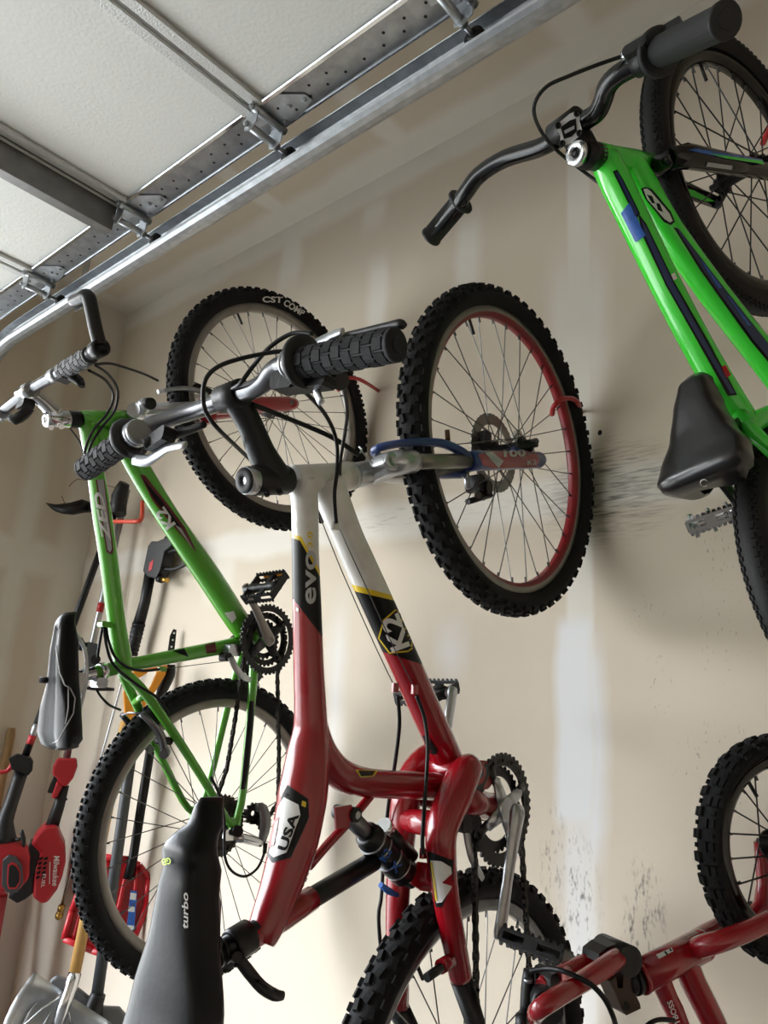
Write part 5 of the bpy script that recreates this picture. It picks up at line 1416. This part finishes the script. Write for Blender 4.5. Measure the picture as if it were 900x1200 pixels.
mb.tube([b, x_(143, 800, 1.49), x_(105, 938, 1.5), x_(72, 1063, 1.5)], .0055, 10, 0)
lance = mb.build('lance', pw)
mb = MB(BRS); t_ = (x_(67, 1081, 1.5)-x_(73, 1060, 1.5))
mb.lathe(x_(73, 1060, 1.5), t_, [(.007, 0), (.012, .004), (.012, .018), (.009, .02), (.009, .028), (.013, .03), (.013, .044), (.007, .05)], 12); mb.build('nozzle', lance)
# snow shovel: aluminium blade, wooden shaft, orange grip
S = Face(80, 1150, 1.30, .25)
sv_ = empty('snow_shovel', V((S.p(80, 1150).x, S.p(80, 1150).y, 0)), 'aluminium bladed snow shovel with wooden shaft and orange grip standing at bottom left', 'shovel')
mb = MB(ALU)
edge = [(40, 1139), (27, 1153), (14, 1172), (6, 1192), (0, 1220), (-8, 1300), (150, 1330), (160, 1235), (131, 1200), (108, 1184), (90, 1172), (75, 1163), (58, 1151)]
def dish(px, py): return -.03*math.exp(-((px-70)/60)**2)
NU, NV = 14, 12
L_ = lambda t: (40+(-8-40)*t - 26*math.sin(PI*min(1, t*1.0))*(1-t)**.6, 1139+(1300-1139)*t)
Rr_ = lambda t: (131+(150-131)*t+6*math.sin(PI*t), 1199+(1330-1199)*t)
grid = []
for j in range(NV+1):
    t = j/NV; lx, ly = L_(t); rx, ry = Rr_(t)
    grid.append([(lx+(rx-lx)*i/NU, ly+(ry-ly)*i/NU) for i in range(NU+1)])
def off(i, j):
    u = i/NU; return -.035+.05*abs(2*u-1)**2.5*.8 + (.03*(1-j/3) if j < 3 else 0) + (.006 if (i % 3 == 1 and 2 < j) else 0)
A = [[mb.bm.verts.new(S.p(*grid[j][i], off(i, j))) for i in range(NU+1)] for j in range(NV+1)]
Bk = [[mb.bm.verts.new(S.p(*grid[j][i], off(i, j)-.002)) for i in range(NU+1)] for j in range(NV+1)]
for j in range(NV):
    for i in range(NU):
        mb._f((A[j][i], A[j][i+1], A[j+1][i+1], A[j+1][i]), 0); mb._f((Bk[j][i], Bk[j+1][i], Bk[j+1][i+1], Bk[j][i+1]), 0)
for j in range(NV):
    mb._f((A[j][0], A[j+1][0], Bk[j+1][0], Bk[j][0]), 0); mb._f((A[j][NU], Bk[j][NU], Bk[j+1][NU], A[j+1][NU]), 0)
for i in range(NU):
    mb._f((A[0][i], Bk[0][i], Bk[0][i+1], A[0][i+1]), 0); mb._f((A[NV][i], A[NV][i+1], Bk[NV][i+1], Bk[NV][i]), 0)
for seg in ([(28, 1163), (20, 1180), (14, 1205)], [(44, 1173), (34, 1188), (24, 1210)], [(61, 1184), (52, 1200), (46, 1215)]):
    mb.tube([S.p(*q, -.010) for q in seg], [.002, .004, .004], 8, 0, sub=2)
mb.build('blade', sv_)
mb = MB(POL); mb.tube([S.p(75, 1163, .012), S.p(50, 1182, .012), S.p(30, 1200, .01), S.p(10, 1218, .0)], .0035, 8); mb.tube([S.p(75, 1163, .012), S.p(79, 1180, .012), S.p(84, 1203, .0)], .0035, 8); mb.build('brace', sv_)
w0, w1 = S.p(87, 1143, .015), x_(147, 846, 1.42)
mb = MB(WOOD); mb.tube([w0, w1], .0165, 16); mb.build('shaft', sv_)
mb = MB(POL); mb.tube([S.p(88, 1140, .015), S.p(82, 1160, .015), S.p(74, 1182, .01), S.p(66, 1205, -.01)], [.0185, .0185, .019, .016], 16, 0, sub=2); mb.build('socket', sv_)
Dg = Face(170, 810, 1.41)
mb = MB(ORG)
outer = [(146, 842), (144, 808), (150, 803), (158, 800), (163, 782), (170, 776), (193, 776), (197, 785), (189, 804), (178, 820), (172, 832), (166, 842)]
Dg.poly(mb, [(144, 810), (150, 806), (172, 832), (166, 845), (146, 844)], .018, -.018)
Dg.poly(mb, [(152, 810), (160, 796), (172, 789), (177, 781), (164, 778), (150, 793), (145, 809)], .014, -.014)
Dg.poly(mb, [(183, 777), (196, 777), (194, 790), (185, 806), (174, 822), (165, 836), (158, 826), (168, 816), (177, 802), (183, 788)], .016, -.016)
Dg.poly(mb, [(163, 778), (196, 776), (196, 784), (163, 786)], .015, -.015)
mb.build('grip', sv_, bevel=.004)
mb = MB(BLK); mb.tube([Dg.p(201, 779, -.01), Dg.p(200, 790, -.01), Dg.p(193, 806, -.01), Dg.p(184, 822, -.01)], [.012, .015, .014, .010], 12, 0, sub=3); mb.build('rubber_edge', sv_)
# red plastic shovel with black shaft
P_ = Face(130, 1060, 1.46, .1)
ps = empty('plastic_shovel', P_.p(110, 1110), 'red plastic shovel with black shaft and blue sticker, hanging behind the green bike rear wheel', 'shovel')
mb = MB(SRED)
bl = [(118, 1004), (150, 1007), (163, 1014), (174, 1028), (172, 1060), (158, 1098), (141, 1123), (108, 1114), (75, 1100), (84, 1068), (98, 1030)]
P_.poly(mb, bl, -.012, -.018)
for i in range(len(bl)):
    mb.tube([P_.p(*bl[i], -.006), P_.p(*bl[(i+1) % len(bl)], -.006)], .010, 8)
for seg in ([(150, 1012), (140, 1060), (122, 1108)], [(160, 1018), (157, 1060), (143, 1110)], [(104, 1034), (88, 1094), (86, 1098)], [(128, 1010), (112, 1060), (98, 1104)]):
    mb.tube([P_.p(*q, -.008) for q in seg], .008, 10, 0, sub=2)
bvb = mb.bvh(); bld = mb.build('blade', ps)
mb = MB(LBL, WDC); P_.poly(mb, [(153, 1043), (161, 1045), (157, 1092), (148, 1091)], .004, .000, 0); P_.poly(mb, [(153, 1046), (160, 1047), (159, 1055), (152, 1054)], .0046, .004, 1); P_.poly(mb, [(151, 1062), (158, 1063), (157.5, 1069), (150, 1068)], .0046, .004, 1); P_.poly(mb, [(149, 1084), (157, 1085), (156.6, 1090), (148.6, 1089)], .0046, .004, 1); mb.build('sticker', bld)
mb = MB(INK); mb.tube([P_.p(150, 1030, 0), P_.p(156, 1005, .0), x_(176, 880, 1.50), x_(197, 765, 1.52)], [.017, .015, .015, .014], 14); mb.build('shaft', ps)
Hd = Face(200, 750, 1.52)
mb = MB(BLK); 
Hd.poly(mb, [(196, 766), (199, 745), (203, 737), (207, 738), (206, 748), (204, 766)], .006, -.006)
shf = mb.build('hanging_strap', ps, bevel=.002)
mb = MB(WDC)
for q in ((204, 742), (202.5, 750), (201, 758)): mb.cyl(Hd.p(*q, .0068), Hd.p(*q, .0058), .0035, 0, 10)
mb.build('strap_hole', shf)
# snow pusher
Q = Face(118, 1170, 1.40)
pu = empty('snow_pusher', V((Q.p(115, 1190).x, Q.p(115, 1190).y, 0)), 'grey snow pusher with thick dark grey pole standing behind the aluminium shovel', 'snow pusher')
mb = MB(DGR); mb.tube([Q.p(113, 1172), x_(152, 898, 1.47), x_(161, 836, 1.49)], [.0175, .0175, .0175], 16); mb.build('pole', pu)
mb = MB(BLK); mb.tube([Q.p(116, 1164), Q.p(112, 1174), Q.p(108, 1190)], [.021, .024, .03], 16, 0, sub=2); mb.build('socket', pu)
mb = MB(mat('grey blade plastic', '6d6e6f', .5)); Q.poly(mb, [(58, 1150), (66, 1144), (78, 1148), (100, 1165), (118, 1180), (140, 1181), (152, 1195), (156, 1300), (40, 1300)], -.01, -.03); mb.build('blade', pu, bevel=.006)
# odds at the left edge
W_ = Face(8, 870, 1.36)
wf = V((1.30, 2.98, 0)); 
wp = BY(-40, 1120, 2.98); wq = BY(2, 912, 3.05); wp = wp + (wp-wq)*(wp.z/(wq.z-wp.z))
mb = MB(WOODP); mb.tube([BY(14, 853, 3.06), BY(12.5, 862, 3.06), BY(2, 912, 3.05), wp], [.012, .0165, .0165, .0165], 14)
free('wooden_pole', mb, 'pale wooden tool pole leaning on the far wall at the left edge', 'pole', None, wp)
bc = BY(13, 1048, 2.815); bw = .30
mb = MB(TRED, SAT)
mb.rbox((bc.x-bw/2, 2.862, bc.z/2+.002), ex*(bw/2), ey*.045, ez*(bc.z/2), .015, 0)
bin_ = empty('fuel_can', (bc.x-bw/2, 2.862, 0), 'red plastic can on the floor in the far corner, cut off by the left edge', 'can')
mb.build('body', bin_, bevel=.01)
mb = MB(BLK); mb.cyl((bc.x-.22, 2.862, bc.z), (bc.x-.22, 2.862, bc.z+.04), .03); mb.build('cap', bin_)
